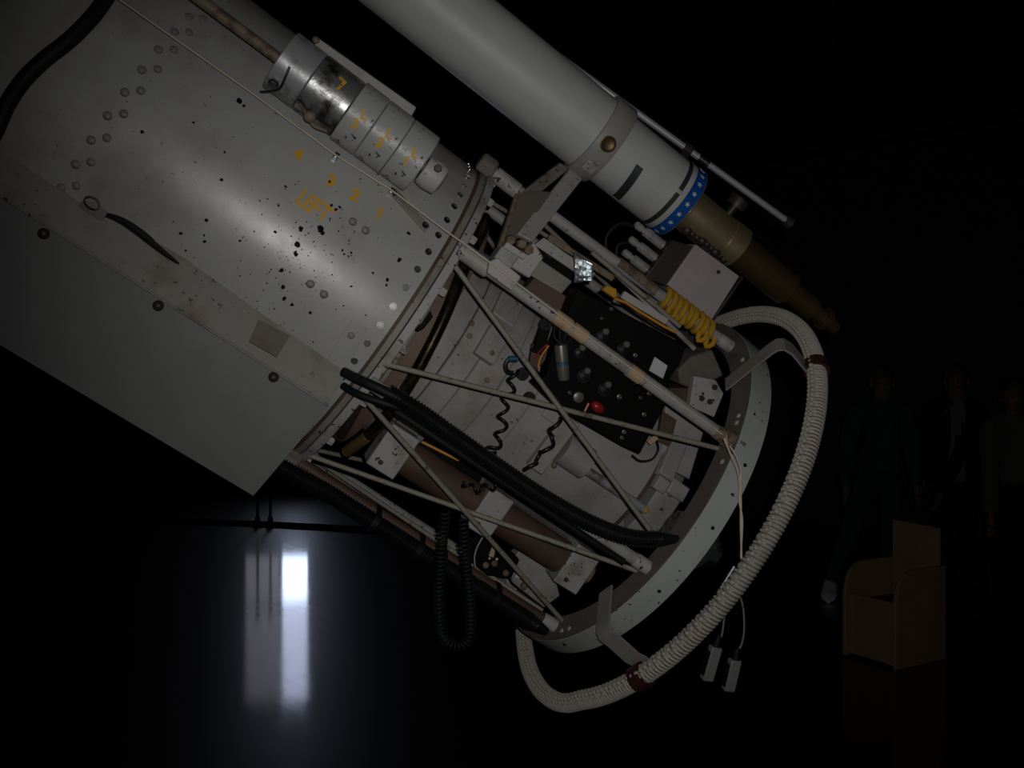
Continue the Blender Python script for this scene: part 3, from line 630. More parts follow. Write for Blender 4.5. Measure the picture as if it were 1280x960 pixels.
# plate at the tail end with bolt holes
b = MB(); q = [PW(*p, .30) for p in ((868, 470), (895, 475), (905, 492), (893, 522), (862, 508))]; b.prism(q, (0, 0, -.03)); b.build('bolted_plate', 'cage_paint', dr, .003)
for x, y in ((893, 484), (887, 502), (877, 498)): b = MB(); b.lathe([(0, .008), (.004, .008), (.004, .003)], PW(x, y, .30), (0, 0, 1), 10); b.build('bolt', 'dark_iron', dr)
b = MB(); q = [PW(*p, .22) for p in ((848, 462), (864, 446), (891, 437), (905, 470), (866, 487), (850, 480))]; b.prism(q, (0, 0, -.12)); b.build('tail_casting', 'ring_face', dr, .006)
b = MB(); q = [PW(*p, .19) for p in ((838, 485), (866, 485), (858, 512), (835, 505))]; b.prism(q, (0, 0, -.1)); b.build('tail_casting', 'brown_paint', dr, .004)
b = MB(); q = [PW(*p, .24) for p in ((832, 507), (880, 540), (862, 600), (826, 580))]; b.prism(q, (0, 0, -.05)); b.build('end_panel', 'drum_paint', dr, .004)
b = MB(); q = [PW(*p, .245) for p in ((829, 514), (846, 525), (838, 560), (822, 552))]; b.prism(q, (0, 0, -.02)); b.build('end_panel', 'brown_paint', dr, .002)
# upper inner frame work
b = MB(); q = [PW(*p, .282) for p in ((655, 362), (668, 347), (712, 372), (692, 402))]; b.prism(q, (0, 0, -.05)); b.build('inner_frame', 'brown_paint', dr, .003)
b = MB(); q = [PW(*p, .28) for p in ((655, 338), (672, 322), (716, 352), (700, 370))]; b.prism(q, (0, 0, -.05)); b.build('inner_frame', 'dirty_paint', dr, .003)
b = MB(); q = [PW(*p, .25) for p in ((668, 306), (680, 297), (745, 342), (736, 352))]; b.prism(q, (0, 0, -.02)); b.build('inner_bar', 'cage_paint', dr, .002)
b = MB(); q = [PW(*p, .2) for p in ((684, 300), (688, 293), (770, 345), (765, 352))]; b.prism(q, (0, 0, -.015)); b.build('inner_bar', 'rust_rod', dr, .002)
b = MB(); q = [PW(*p, .2) for p in ((672, 315), (690, 303), (722, 322), (716, 352), (690, 340))]; b.prism(q, (0, 0, -.06)); b.build('terminal_block', 'black_case', dr, .003)
b = MB(); q = [PW(*p, .22) for p in ((676, 311), (681, 308), (695, 318), (690, 323))]; b.prism(q, (0, 0, -.015)); b.build('inner_bar', 'dirty_paint', dr, .002)
# lower box beneath the drum
lb_ = thing('lower_instrument', 'small dark boxed instrument with grey plates under the red-brown motor barrel', 'instrument', (.6, -.38, .2))
b = MB(); q = [PW(*p, .17) for p in ((640, 700), (652, 685), (690, 705), (700, 745), (680, 760), (640, 728))]; b.prism(q, (0, 0, -.05)); b.build('side_plate', 'drum_paint', lb_, .003)
b = MB(); q = [PW(*p, .20) for p in ((583, 672), (606, 672), (650, 700), (640, 722), (610, 720), (586, 700))]; b.prism(q, (0, 0, -.05)); b.build('case', 'black_case', lb_, .004)
b = MB(); b.tube(spline([PW(x, y, .206) for x, y in ((603, 672), (596, 685), (593, 697), (594, 708))], .01), .0022, 6); b.build('glass_rim', 'chrome', lb_)
b = MB(); b.ball(PW(621, 699, .205), .005); b.ball(PW(612, 698, .205), .004); b.build('rivet', 'chrome', lb_)
b = MB(); q = [PW(*p, .205) for p in ((616, 681), (620, 682), (617, 697), (611, 695))]; b.prism(q, (0, 0, -.01)); b.build('tab', 'tan_tape', lb_)
b = MB(); q = [PW(*p, .205) for p in ((648, 713), (652, 718), (655, 724), (643, 722))]; b.prism(q, (0, 0, -.01)); b.build('tab', 'white_label', lb_)
for x, y in ((607, 706), (618, 704), (632, 716), (655, 733)): b = MB(); b.lathe([(-.01, .009), (.006, .009), (.01, .005)], PW(x, y, .20), (0, 0, 1), 12); b.build('terminal', 'rust_rod', lb_)
# motor barrel
mo = thing('motor_barrel', 'red-brown barrel with three square grey blocks along it under the drum', 'motor', (.5, -.275, .25))
MB().lathe([(.13, .02), (.13, .048), (.80, .048), (.80, .02)], (0, -.275, .252), (1, 0, 0), 32).build('barrel', 'brown_paint', mo)
for s0, s1 in ((.126, .210), (.441, .517), (.738, .818)):
    b = MB(); b.hexa([(s0, -.337, .212), (s1, -.337, .212), (s1, -.214, .212), (s0, -.214, .212), (s0, -.337, .302), (s1, -.337, .302), (s1, -.214, .302), (s0, -.214, .302)]); o = b.build('end_block', 'cage_paint', mo, .004)
    for v_ in (-.325,): b = MB(); b.lathe([(0, .007), (.004, .006)], ((s0+s1)/2-.012, v_+.01, .302), (0, 0, 1), 10); b.build('screw', 'dark_iron', o)
b = MB(); b.lathe([(.818, .012), (.818, .028), (.838, .028), (.84, .012)], (0, -.275, .252), (1, 0, 0), 20); b.build('shaft_boss', 'rust_rod', mo)
b = MB(); q = [PW(*p, .26) for p in ((524, 557), (532, 549), (606, 590), (600, 603))]; b.prism(q, (0, 0, -.02)); b.build('black_slot_cover', 'black_case', mo, .002)
b = MB(); q = [PW(*p, .262) for p in ((526, 553), (528.5, 551), (576, 575), (572, 576))]; b.prism(q, (0, 0, .003)); b.build('orange_stripe', 'orange_tape', mo)
# flexible bronze conduit around the neck
cpts = [PC(x, y, .392) for x, y in ((606, 272), (602, 288), (592, 308), (580, 335), (563, 378), (545, 418), (522, 462), (505, 490), (486, 517), (462, 543), (434, 564))]
fc_ = thing('flexible_conduit', 'bronze flexible metal conduit curving around the brown neck by the flange', 'conduit', cpts[0])
path = spline(cpts, .0035); nc = int(len(path)*.84)
b = MB(); b.tube(path[:nc+1], [.0165 if i % 2 else .0145 for i in range(nc+1)], 14); b.build('hose', 'bronze_conduit', fc_, ang=80)
b = MB(); b.tube(path[nc:], [.0155 if i % 2 else .014 for i in range(len(path)-nc)], 14); b.build('golden_end', 'gold_hose', fc_, ang=80)
b = MB(); path = spline([PC(x, y, .3795) for x, y in ((582, 290), (565, 327), (549, 359), (529, 396), (506, 432), (487, 463), (465, 493))], .02); b.tube(path, .006, 8); solo(b, 'thin_pipe', 'brace_paint', 'thin grey pipe curving between the flange and the bronze conduit', 'pipe')
b = MB(); path = spline([PC(*p, .3925) for p in ((449, 503), (439, 523), (427, 543))], .01); b.tube(path, .012, 12); solo(b, 'conduit_stub', 'dark_iron', 'short dark hose stub beside the golden conduit end', 'hose')
# broken dark cleat hanging from the flange
b = MB(); q = [PC(*p, .485) for p in ((538, 388), (541, 396), (530, 410), (522, 414), (516, 410), (527, 404))]; b.prism(q, (.004, 0, -.02)); solo(b, 'cable_cleat', 'black_case', 'jagged black cleat on the flange edge next to the conduit', 'cleat', bev=.002)

# ------------------------------------------------------------------ black control box
WBX = .365
cb_ = thing('control_box', 'black control box with round knobs, a red knob and a white label', 'control panel', (.5, .22, .3))
poly = [PW(*p, WBX) for p in ((722, 361), (858, 432), (850, 456), (837, 474), (833, 505), (800, 568), (778, 558), (700, 513), (668, 482), (683, 470), (690, 440))]
b = MB(); b.prism(poly, (0, 0, -.075)); b.build('case', 'black_case', cb_, .004)
for x, y, r in ((754, 417, .020), (780, 433, .020), (731, 466, .021), (757, 483, .021), (725, 437, .016)):
    q = PW(x-2, y+4, WBX); b = MB(); b.lathe([(0, r), (.004, r), (.006, r*.93), (.003, r*.85), (.003, .001)], q, (0, 0, 1), 28); k = b.build('dial', 'black_plastic', cb_)
    b = MB(); b.lathe([(.003, r*.62), (.012, r*.6), (.014, .001)], q, (0, 0, 1), 24); b.build('knob', 'black_plastic', k)
    q2 = PW(x+2, y-3, WBX+.014); b = MB(); b.lathe([(0, .0085), (.012, .0085), (.014, .006), (.014, .001)], q2, (0, 0, 1), 18); b.build('knob_cap', 'nickel', k)
for x, y, r in ((794, 444, .006), (774, 496, .007), (805, 518, .006), (780, 540, .006), (777, 547, .005), (712, 491, .005), (826, 492, .005), (811, 492, .005), (800, 497, .004), (703, 410, .006), (764, 386, .005), (752, 398, .004)):
    q = PW(x, y, WBX); b = MB(); b.lathe([(0, r*1.0), (.002, r*.95), (.003, r*.6), (.012, r*.55), (.014, r*.2)], q, (0, 0, 1), 12); b.build('toggle', 'nickel', cb_)
b = MB(); q = PW(722, 496, WBX); b.lathe([(0, .014), (.01, .014), (.012, .01), (.012, .001)], q, (0, 0, 1), 20); b.build('round_button', 'nickel', cb_)
b = MB(); b.ball(PW(747, 509, WBX+.012), .017, 14, 10, (1.2, .8, .8)); o = b.build('red_knob', 'red_knob', cb_); o['label'] = 'red knob'
b = MB(); b.rod(PW(731, 514, WBX+.01), PW(736, 504, WBX+.01), .004, 8); o = b.build('red_lever', 'red_knob', cb_)
q = [PW(*p, WBX+.001) for p in ((818, 446), (834, 457), (828, 473), (811, 463))]; b = MB(); b.prism(q, (0, 0, .003)); o = b.build('paper_label', 'white_label', cb_); o['label'] = 'blank white label'
# barrel connector
b = MB(); q0, q1 = PW(701, 431, WBX+.035), PW(705, 475, WBX+.035); L = float(np.linalg.norm(q1-q0))
b.lathe([(0, .011), (0, .0155), (.006, .0165), (L*.45, .0165), (L*.46, .014), (L*.54, .014), (L*.55, .0165), (L*.94, .015), (L, .013), (L, .004)], q0, nrm(q1-q0), 24); o = b.build('barrel_connector', 'nickel', cb_); o['label'] = 'grey barrel connector'
b = MB(); b.lathe([(L*.47, .0155), (L*.53, .0155)], q0, nrm(q1-q0), 24); b.build('connector_band', 'blue_sleeve', o)
for x0, y0 in ((690, 412), (697, 410), (704, 412), (712, 416)):
    b = MB(); b.tube(spline([PW(x0+4, y0-6, WBX+.03), PW(x0+2, y0+8, WBX+.03), PW(702, 432, WBX+.035)], .01), .003, 6); b.build('lead_wire', 'black_plastic', cb_)
b = MB(); b.tube(spline([PW(705, 476, WBX+.03), PW(706, 486, WBX+.02), PW(700, 494, WBX+.01), PW(694, 500, WBX+.005)], .01), .003, 6); b.build('lead_wire', 'black_plastic', cb_)
# loop of wire and cream tab on the lower corner
b = MB(); b.tube(spline([PW(x, y, WBX-.02) for x, y in ((790, 569), (800, 576), (815, 574), (823, 562), (821, 550))], .008), .0028, 6); b.build('wire_loop', 'black_plastic', cb_)
b = MB(); q = [PW(*p, WBX-.02) for p in ((809, 552), (820, 543), (823, 549), (813, 556))]; b.prism(q, (0, 0, -.004)); b.build('cream_tab', 'tan_tape', cb_)
# wiring cluster left of the control box
wc = thing('terminal_cluster', 'cluster of black clips and bare terminals left of the control box', 'wiring', (.33, .16, .33))
b = MB(); q = [PW(*p, .35) for p in ((680, 401), (690, 405), (680, 445), (665, 440))]; b.prism(q, (0, 0, -.03)); b.build('clip_bar', 'black_case', wc, .003)
for x, y in ((681, 405), (653, 467), (661, 497)):
    b = MB(); b.lathe([(0, .016), (.01, .016), (.01, .006), (.004, .005), (.004, .001)], PW(x, y, .35), (0, 0, 1), 18); b.build('clip', 'black_rubber', wc)
b = MB(); b.rod(PW(656, 452, .36), PW(670, 466, .36), .007, 10); b.ball(PW(669, 466, .36), .01); b.ball(PW(658, 454, .36), .008); b.build('bare_terminal', 'steel', wc)
b = MB(); b.tube(spline([PW(x, y, .36) for x, y in ((686, 432), (678, 443), (674, 452), (673, 460))], .008), .0025, 6); b.build('orange_wire', 'orange_tape', wc)
b = MB(); b.tube(spline([PW(x, y, .36) for x, y in ((684, 430), (674, 440), (668, 448))], .008), .0022, 6); b.build('red_wire', 'red_knob', wc)
b = MB(); q = [PW(*p, .34) for p in ((666, 430), (677, 425), (686, 432), (682, 450), (671, 464), (662, 453))]; b.prism(q, (0, 0, -.02)); b.build('mount_plate', 'brown_paint', wc, .002)

# ------------------------------------------------------------------ white-faced box with connectors under the eyepiece
wb = thing('junction_box', 'box with a stained white front and dark brown side under the brass eyepiece', 'box', (.6, .52, .1))
b = MB(); b.hexa([(.578, .521, .05), (.751, .517, .05), (.745, .667, .05), (.579, .661, .05), (.578, .521, .15), (.751, .517, .15), (.745, .667, .15), (.579, .661, .15)]); b.build('white_case', 'white_box', wb, .003)
b = MB(); b.hexa([(.512, .499, .05), (.577, .515, .05), (.578, .652, .05), (.518, .632, .05), (.512, .499, .145), (.577, .515, .145), (.578, .652, .145), (.518, .632, .145)]); b.build('brown_case', 'dark_wood', wb, .003)
b = MB(); b.box((.754, .597, .10), (.008, .147, .105)); b.build('lid_edge', 'dark_wood', wb, .002)
b = MB(); b.lathe([(0, .006), (.004, .005), (.004, .001)], PW(898, 340, .151), (0, 0, 1), 12); b.build('rivet', 'dark_iron', wb)
for x, y in ((812, 294), (805, 312), (797, 328)):
    q = PW(x, y, .11); b = MB(); b.lathe([(-.055, .006), (-.05, .011), (-.03, .011), (-.028, .009), (-.02, .009), (-.018, .014), (.05, .014)], q, (1, 0, 0), 16); b.build('connector', 'silver', wb)
for k, pp in enumerate((((795, 284), (775, 280), (758, 297), (762, 325), (778, 345)), ((786, 303), (773, 306), (771, 321), (781, 335)))):
    b = MB(); b.tube(spline([PW(x, y, .11) for x, y in pp], .01), .005, 8); solo(b, 'connector_cable', 'black_rubber', ('outer thin black cable looping from the connectors of the brown box', 'inner thin black cable looping from the connectors of the brown box')[k], 'cable')

# ------------------------------------------------------------------ ropes, straps, foil
yr = thing('yellow_rope', 'bright yellow rope wound around the upper cage pipe', 'rope', PW(860, 388, .15))
A, B = cyl(.59, RP+.002, 73), cyl(.765, RP+.003, 73); hel = []; n = 200
for i in range(n+1):
    t = i/n; c = A+(B-A)*t; a = t*2*math.pi*8.6+.5*math.sin(t*23); r = .0258+.001*math.sin(a*.37); hel.append(c+np.array([0, math.cos(a)*r, math.sin(a)*r]))
MB().tube(hel, .0088, 8).build('winding', 'yellow_rope', yr)
for t in (.12, .3, .78, .95):
    b = MB(); c = A+(B-A)*t; b.tube(spline([c+np.array([0, -.02, .03]), c+np.array([.012, -.045, .03]), c+np.array([.024, -.03, .035]), c+np.array([.02, -.01, .032])], .008), .0075, 8); b.build('loose_loop', 'yellow_rope', yr)
st = thing('yellow_strap', 'orange-yellow strap lying along the top edge of the control box', 'strap', PW(790, 385, WBX-.03))
b = MB(); q = [PW(*p, WBX-.03) for p in ((753, 362), (760, 357), (771, 361), (772, 371), (768, 373))]; b.prism(q, (0, 0, -.03)); b.build('strap_end', 'yellow_rope', st, .003)
b = MB(); b.tube([PW(x, y, WBX-.012) for x, y in ((768, 373), (782, 378), (800, 390), (830, 408), (846, 416))], .004, 6); b.build('strap_edge', 'orange_tape', st)
for k, (w_, pp, lb, m) in enumerate(((.33, ((778, 368), (833, 402)), 'pale slat on top of the control box, wide end by the strap', 'pale_paint'), (.28, ((740, 315), (850, 408)), 'thin pale rod over the control box running to the tail casting', 'brace_paint'), (.235, ((766, 338), (868, 436)), 'grey thin rod ending at the tail casting', 'cage_paint'))):
    b = MB(); A, B = PW(*pp[0], w_), PW(*pp[1], w_)
    if k == 0: b.hexa([A+np.array([0, -.01, -.01]), B+np.array([0, -.008, -.01]), B+np.array([0, .008, -.01]), A+np.array([0, .01, -.01]), A+np.array([0, -.01, .004]), B+np.array([0, -.008, .004]), B+np.array([0, .008, .004]), A+np.array([0, .01, .004])])
    else: b.rod(A, B, .007, 10)
    solo(b, 'pale_slat' if k == 0 else 'thin_rod', m, lb, 'slat' if k == 0 else 'rod')
FP = PW(729, 334, .318); FN = nrm(tele_of((.045, -.01, 1.655))-FP+np.array([0, .12, 0]))
def foil_pt(x, y): r = ray(x, y); return Ct+r*(float((FP-Ct).dot(FN))/float(r.dot(FN)))
b = MB(); q = [foil_pt(x, y) for x, y in ((717, 314), (742, 332), (741, 350), (718, 354))]; v = []; n = 8; f = []
for i in range(n+1):
    for j in range(n+1):
        a, c = i/n, j/n; p = q[0]*(1-a)*(1-c)+q[1]*a*(1-c)+q[2]*a*c+q[3]*(1-a)*c; v.append(p+np.array([0, 0, .005*math.sin(9*c*2+a)+random.uniform(-.0022, .0022)]))
for i in range(n):
    for j in range(n): k = i*(n+1)+j; f.append((k, k+1, k+n+2, k+n+1))
b.add(v, f); o = solo(b, 'foil_sheet', 'foil', 'crumpled shiny foil sheet hanging under the inner bar', 'foil', ang=10)
sm_ = o.modifiers.new('solid', 'SOLIDIFY'); sm_.thickness = .002
# guide string along tube and pipe, tied at the ring
gs = thing('guide_string', 'thin pale string stretched along the tube and knotted at the ring', 'string', cyl(S1, RP, 28))
sp = [PC(x, y, RT+h_) for x, y, h_ in ((-120, -190, .06), (150, 0, .05), (320, 120, .035))]+[PC(x, y, RT+.024) for x, y in ((420, 194), (490, 238))]+[PC(x, y, R) for x, y, R in ((555, 287, .515), (585, 308, .529), (612, 328, .546), (650, 357, .546), (750, 432, .531), (860, 512, .531), (903, 543, .54))]
MB().tube(sp, .0019, 6).build('line', 'string', gs)
kp = PC(912, 551, RP+.03)
b = MB(); b.ball(kp, .010, 10, 8); b.tube([kp+np.array([.012*math.cos(t), .012*math.sin(t), .01*math.sin(2*t)]) for t in np.linspace(0, 6.28, 18)], .0028, 6); b.build('knot', 'string', gs)
wk = kp[2]
MB().tube(spline([PW(x, y, .578) for x, y in ((905, 548), (915, 572), (923, 592), (926, 622), (926, 655), (927, 698))], .01), .0026, 6).build('hanging_strand', 'string', gs)
MB().tube(spline([PW(x, y, .578) for x, y in ((912, 557), (920, 570), (926, 590), (924, 625), (928, 650), (926, 696))], .01), .0022, 6).build('hanging_strand', 'string', gs)
MB().tube(spline([PW(x, y, .578) for x, y in ((926, 696), (931, 712), (938, 722), (936, 731), (926, 735))], .006), .0022, 6).build('hanging_loop', 'string', gs)

# ------------------------------------------------------------------ corrugated cables along two pipes
def corr(pts, r, step=.0042):
    path = spline(pts, step); b = MB(); b.tube(path, [r*(1 if (i//1) % 2 else .8)*min(1, .45+(len(path)-1-i)/(len(path)*.13)) for i in range(len(path))], 14); return b
ca = [PC(x, y, R) for x, y, R in ((484, 490, .53), (520, 512, .545), (560, 540, .545), (620, 582, .545), (680, 622, .545), (740, 655, .545), (790, 672, .54), (848, 674, .535))]
b = corr(ca, .0225); solo(b, 'corrugated_cable', 'black_plastic', 'thick black corrugated cable crossing the cage over the grey drum', 'cable', group='black corrugated cables', ang=80)
for k, (pp, lb) in enumerate(((((429, 465, .4865), (438, 469, .499), (450, 475, .520), (468, 483, .537), (500, 499, .545)), 'black lead from the flange joining the corrugated cable, uppermost of two'), (((429, 482, .4865), (435, 486, .499), (446, 492, .521), (464, 499, .535), (500, 510, .541)), 'brown-black lead from the flange joining the corrugated cable, lower of two'))):
    b = MB(); b.tube(spline([PC(x, y, R) for x, y, R in pp], .008), .009 if k else .012, 10); solo(b, 'cable_lead', 'black_rubber', lb, 'cable')
def beside_pipe(s_, ph, out, dv, dw):      # a point beside a cage pipe, out = distance between the centre lines
    c = cyl(s_, RP-.01+.015*(s_+.01)/(S1+.02), ph); d = nrm(np.array([0, dv, dw])); return c+d*out
b = MB(); b.tube([beside_pipe(s_, 343, .0258, -.75, .6) for s_ in np.linspace(.075, .775, 30)], .009, 10); solo(b, 'smooth_cable', 'black_rubber', 'smooth black cable tucked under the corrugated cable on the pipe', 'cable')
DP = (-.42, .91)
ca = [beside_pipe(s_, 298, o_, *DP) for s_, o_ in ((-.078, .058), (-.03, .056), (.03, .049))]+[beside_pipe(s_, 298, .0415, *DP) for s_ in np.linspace(.1, .82, 12)]
b = corr(ca, .0245); solo(b, 'corrugated_cable', 'black_plastic', 'black corrugated cable lashed along the lowest brown pipe of the cage', 'cable', group='black corrugated cables', ang=80)
for k, (x, y) in enumerate(((490, 636), (545, 672), (574, 690), (640, 736))):
    s_ = PC(x, y, .53)[0]; c0 = beside_pipe(s_, 298, 0, *DP); c1 = beside_pipe(s_, 298, .0415, *DP); b = MB(); v = []; n = 40
    for ds, ex in ((-.008, 0), (.008, 0), (.008, .0025), (-.008, .0025)):      # band around pipe and cable together
        for i in range(n):
            t = 2*math.pi*i/n; d = np.array([0, math.sin(t), math.cos(t)]); c, r = max(((c0, .0168), (c1, .0247)), key=lambda e: float(e[0].dot(d))+e[1]); v.append(c+d*(r+ex)+np.array([ds, 0, 0]))
    b.add(v, [(e*n+i, e*n+(i+1) % n, ((e+1) % 4)*n+(i+1) % n, ((e+1) % 4)*n+i) for e in range(4) for i in range(n)])
    solo(b, 'cable_tie', 'black_rubber', ['black tie on the lowest pipe nearest the tube flange', 'black tie on the lowest pipe just up the pipe from the hanging coiled cord', 'black tie on the lowest pipe beside the hanging coiled cord', 'black tie on the lowest pipe nearest the wide ring'][k], 'cable tie', group='ties on the lowest pipe')
# coiled cords
def coil(path, R, turns_per_m, r, n=14):
    path = spline(path, .004); L_ = np.cumsum([0]+[np.linalg.norm(path[i+1]-path[i]) for i in range(len(path)-1)]); fr = transport(path); P_ = np.array(path)
    Fa = np.array([f_[1] for f_ in fr]); Fb = np.array([f_[2] for f_ in fr]); N = int(L_[-1]*turns_per_m*n); out = []
    for i in range(N):
        l = L_[-1]*i/N; c, a, b2 = [np.array([np.interp(l, L_, A_[:, j]) for j in range(3)]) for A_ in (P_, Fa, Fb)]
        t = 2*math.pi*i/n; out.append(c+R*(math.cos(t)*a+math.sin(t)*b2))
    b = MB(); b.tube(out, r, 6); return b
kp = [PW(x, y, .37) for x, y in ((641, 463), (640, 480), (630, 505), (628, 530), (622, 552), (613, 565), (618, 572))]
cc = thing('coiled_cord', 'stretched black coiled cord with a blue sleeve in front of the drum', 'cord', kp[0])
coil(kp, .013, 21, .0046).build('coil', 'black_plastic', cc, ang=80)
b = MB(); b.tube(spline([PW(x, y, .375) for x, y in ((646, 448), (636, 449), (632, 457), (635, 465), (642, 466))], .005), .0058, 8); b.build('end_loop', 'black_plastic', cc)
b = MB(); b.rod(PW(636, 448.5, .376), PW(647, 448.5, .376), .0075, 10); o = b.build('sleeve', 'blue_sleeve', cc); o['label'] = 'blue sleeve'
kp = [PW(x, y, .36) for x, y in ((694, 522), (693, 540), (684, 556), (680, 570), (666, 574), (662, 590))]
b = coil(kp, .015, 15, .0056); solo(b, 'coiled_cord', 'black_plastic', 'short stretched black coiled cord hanging from the lower corner of the control box', 'cord', ang=80)
kp = [PW(x, y, .33) for x, y in ((628, 595), (622, 606), (608, 610), (596, 612), (585, 608), (578, 600))]
b = coil(kp, .010, 26, .0045); solo(b, 'coiled_cord', 'black_plastic', 'bit of black coiled cord by the grey motor block below the thick cable', 'cord', ang=80)
kp = [PW(x, y, .47) for x, y in ((557, 640), (554, 665), (551, 700), (549, 740), (550, 780), (556, 800), (572, 808), (586, 800), (589, 775), (586, 735), (582, 700), (580, 668), (579, 648))]
b = coil(kp, .011, 92, .0034, 12); solo(b, 'coiled_cord', 'black_rubber', 'long black coiled cord hanging in a U below the lowest pipe', 'cord', ang=80)

# ------------------------------------------------------------------ lens barrel behind the ring, hand paddles
lb2 = thing('eyepiece_barrel', 'shiny dark chrome eyepiece barrel poking out behind the ring', 'eyepiece', (.95, -.02, .36))
b = MB(); q0 = PS(868, 668, .90); q1 = PS(905, 690, 1.0); dd = nrm(np.array([1., 0, 0]))
b.lathe([(0, .05), (.05, .06), (.06, .078), (.10, .078), (.105, .07), (.12, .045), (.15, .04), (.15, .01)], (.90, -.03, .375), dd, 40); b.build('barrel', 'glass_dark', lb2)
b = MB(); b.lathe([(.055, .078), (.058, .0805), (.066, .0805), (.068, .078)], (.90, -.03, .375), dd, 40, caps=False); b.build('rim', 'chrome', lb2)
b = MB(); b.rod(PW(918, 708, .35), PW(897, 742, .35), .004, 10); b.build('lever', 'chrome', lb2)
for k, (x0, y0, x1, y1, wire, lb) in enumerate(((895, 808, 883, 850, ((907, 752), (905, 775), (902, 795)), 'small grey hand paddle with the shorter wire under the rail'), (919, 824, 910, 863, ((922, 736), (929, 760), (930, 790), (926, 808)), 'small grey hand paddle with the longer wire under the rail'))):
    w_ = .30; t = thing('hand_paddle', lb, 'remote control', PW(x1, y1, w_), group='grey hand paddles')
    A, B = PW(x0, y0, w_), PW(x1, y1, w_); d = nrm(B-A); sd = nrm(np.cross(d, np.array([0, 0, 1.]))); L = float(np.linalg.norm(B-A))
    b = MB(); b.box((A+B)/2, (L, .034, .026), ax=[d, sd, np.cross(d, sd)]); b.build('body', 'paddle_grey', t, .004)
    b = MB(); b.lathe([(0, .012), (.02, .009), (.035, .005)], A, -d, 12); b.build('strain_relief', 'black_rubber', t)
    b = MB(); b.tube(spline([PW(x, y, w_) for x, y in wire]+[A-d*.03], .01), .003, 6); b.build('wire', 'brace_paint', t)
    b = MB(); b.box((A+B)/2+sd*.019, (L*.7, .006, .02), ax=[d, sd, np.cross(d, sd)]); b.build('side_button', 'black_rubber', t)

# ------------------------------------------------------------------ wooden chair
ch = thing('wooden_chair', 'small boxy wooden chair with rounded side panels and a tall back board', 'chair', (2.144, 5.36, 0), tele=False)
fa, fb_, fc = np.array([2.144, 5.36, 0]), np.array([1.955, 5.68, 0]), np.array([2.52, 5.52, 0])
ex = fb_-fa; wx = np.linalg.norm(ex); ex = ex/wx; ey = fc-fa; ey = nrm(ey-ey.dot(ex)*ex); dx = .44; ez = np.array([0, 0, 1.])
def chp(a, b, c): return fa+ex*a+ey*b+ez*c
def side(a):
    poly = [(0, 0), (dx, 0), (dx, .545), (.16, .545)]+[(.16-.15*math.sin(t), .40+.145*math.cos(t)) for t in np.linspace(.3, 1.57, 7)]+[(0, .38)]
    return MB().prism([chp(a, p, q) for p, q in poly], ex*.022)
for a in (0, wx-.022): side(a).build('side_panel', 'wood', ch, .003)
MB().prism([chp(.022, .01, .02), chp(wx-.022, .01, .02), chp(wx-.022, .01, .37), chp(.022, .01, .37)], ey*.018).build('front_panel', 'wood', ch, .002)
MB().prism([chp(.022, .004, .02), chp(.07, .004, .02), chp(.07, .004, .37), chp(.022, .004, .37)], ey*.01).build('front_stile', 'wood', ch, .002)
MB().prism([chp(wx-.07, .004, .02), chp(wx-.022, .004, .02), chp(wx-.022, .004, .37), chp(wx-.07, .004, .37)], ey*.01).build('front_stile', 'wood', ch, .002)
MB().prism([chp(.022, .03, .30), chp(wx-.022, .03, .30), chp(wx-.022, dx-.03, .30), chp(.022, dx-.03, .30)], ez*.02).build('seat', 'dark_wood', ch, .002)
MB().prism([chp(.024, dx-.03, .02), chp(wx-.03, dx-.03, .02), chp(wx-.03, dx-.03, .775), chp(.024, dx-.03, .76)], ey*.022).build('back_board', 'wood', ch, .003)

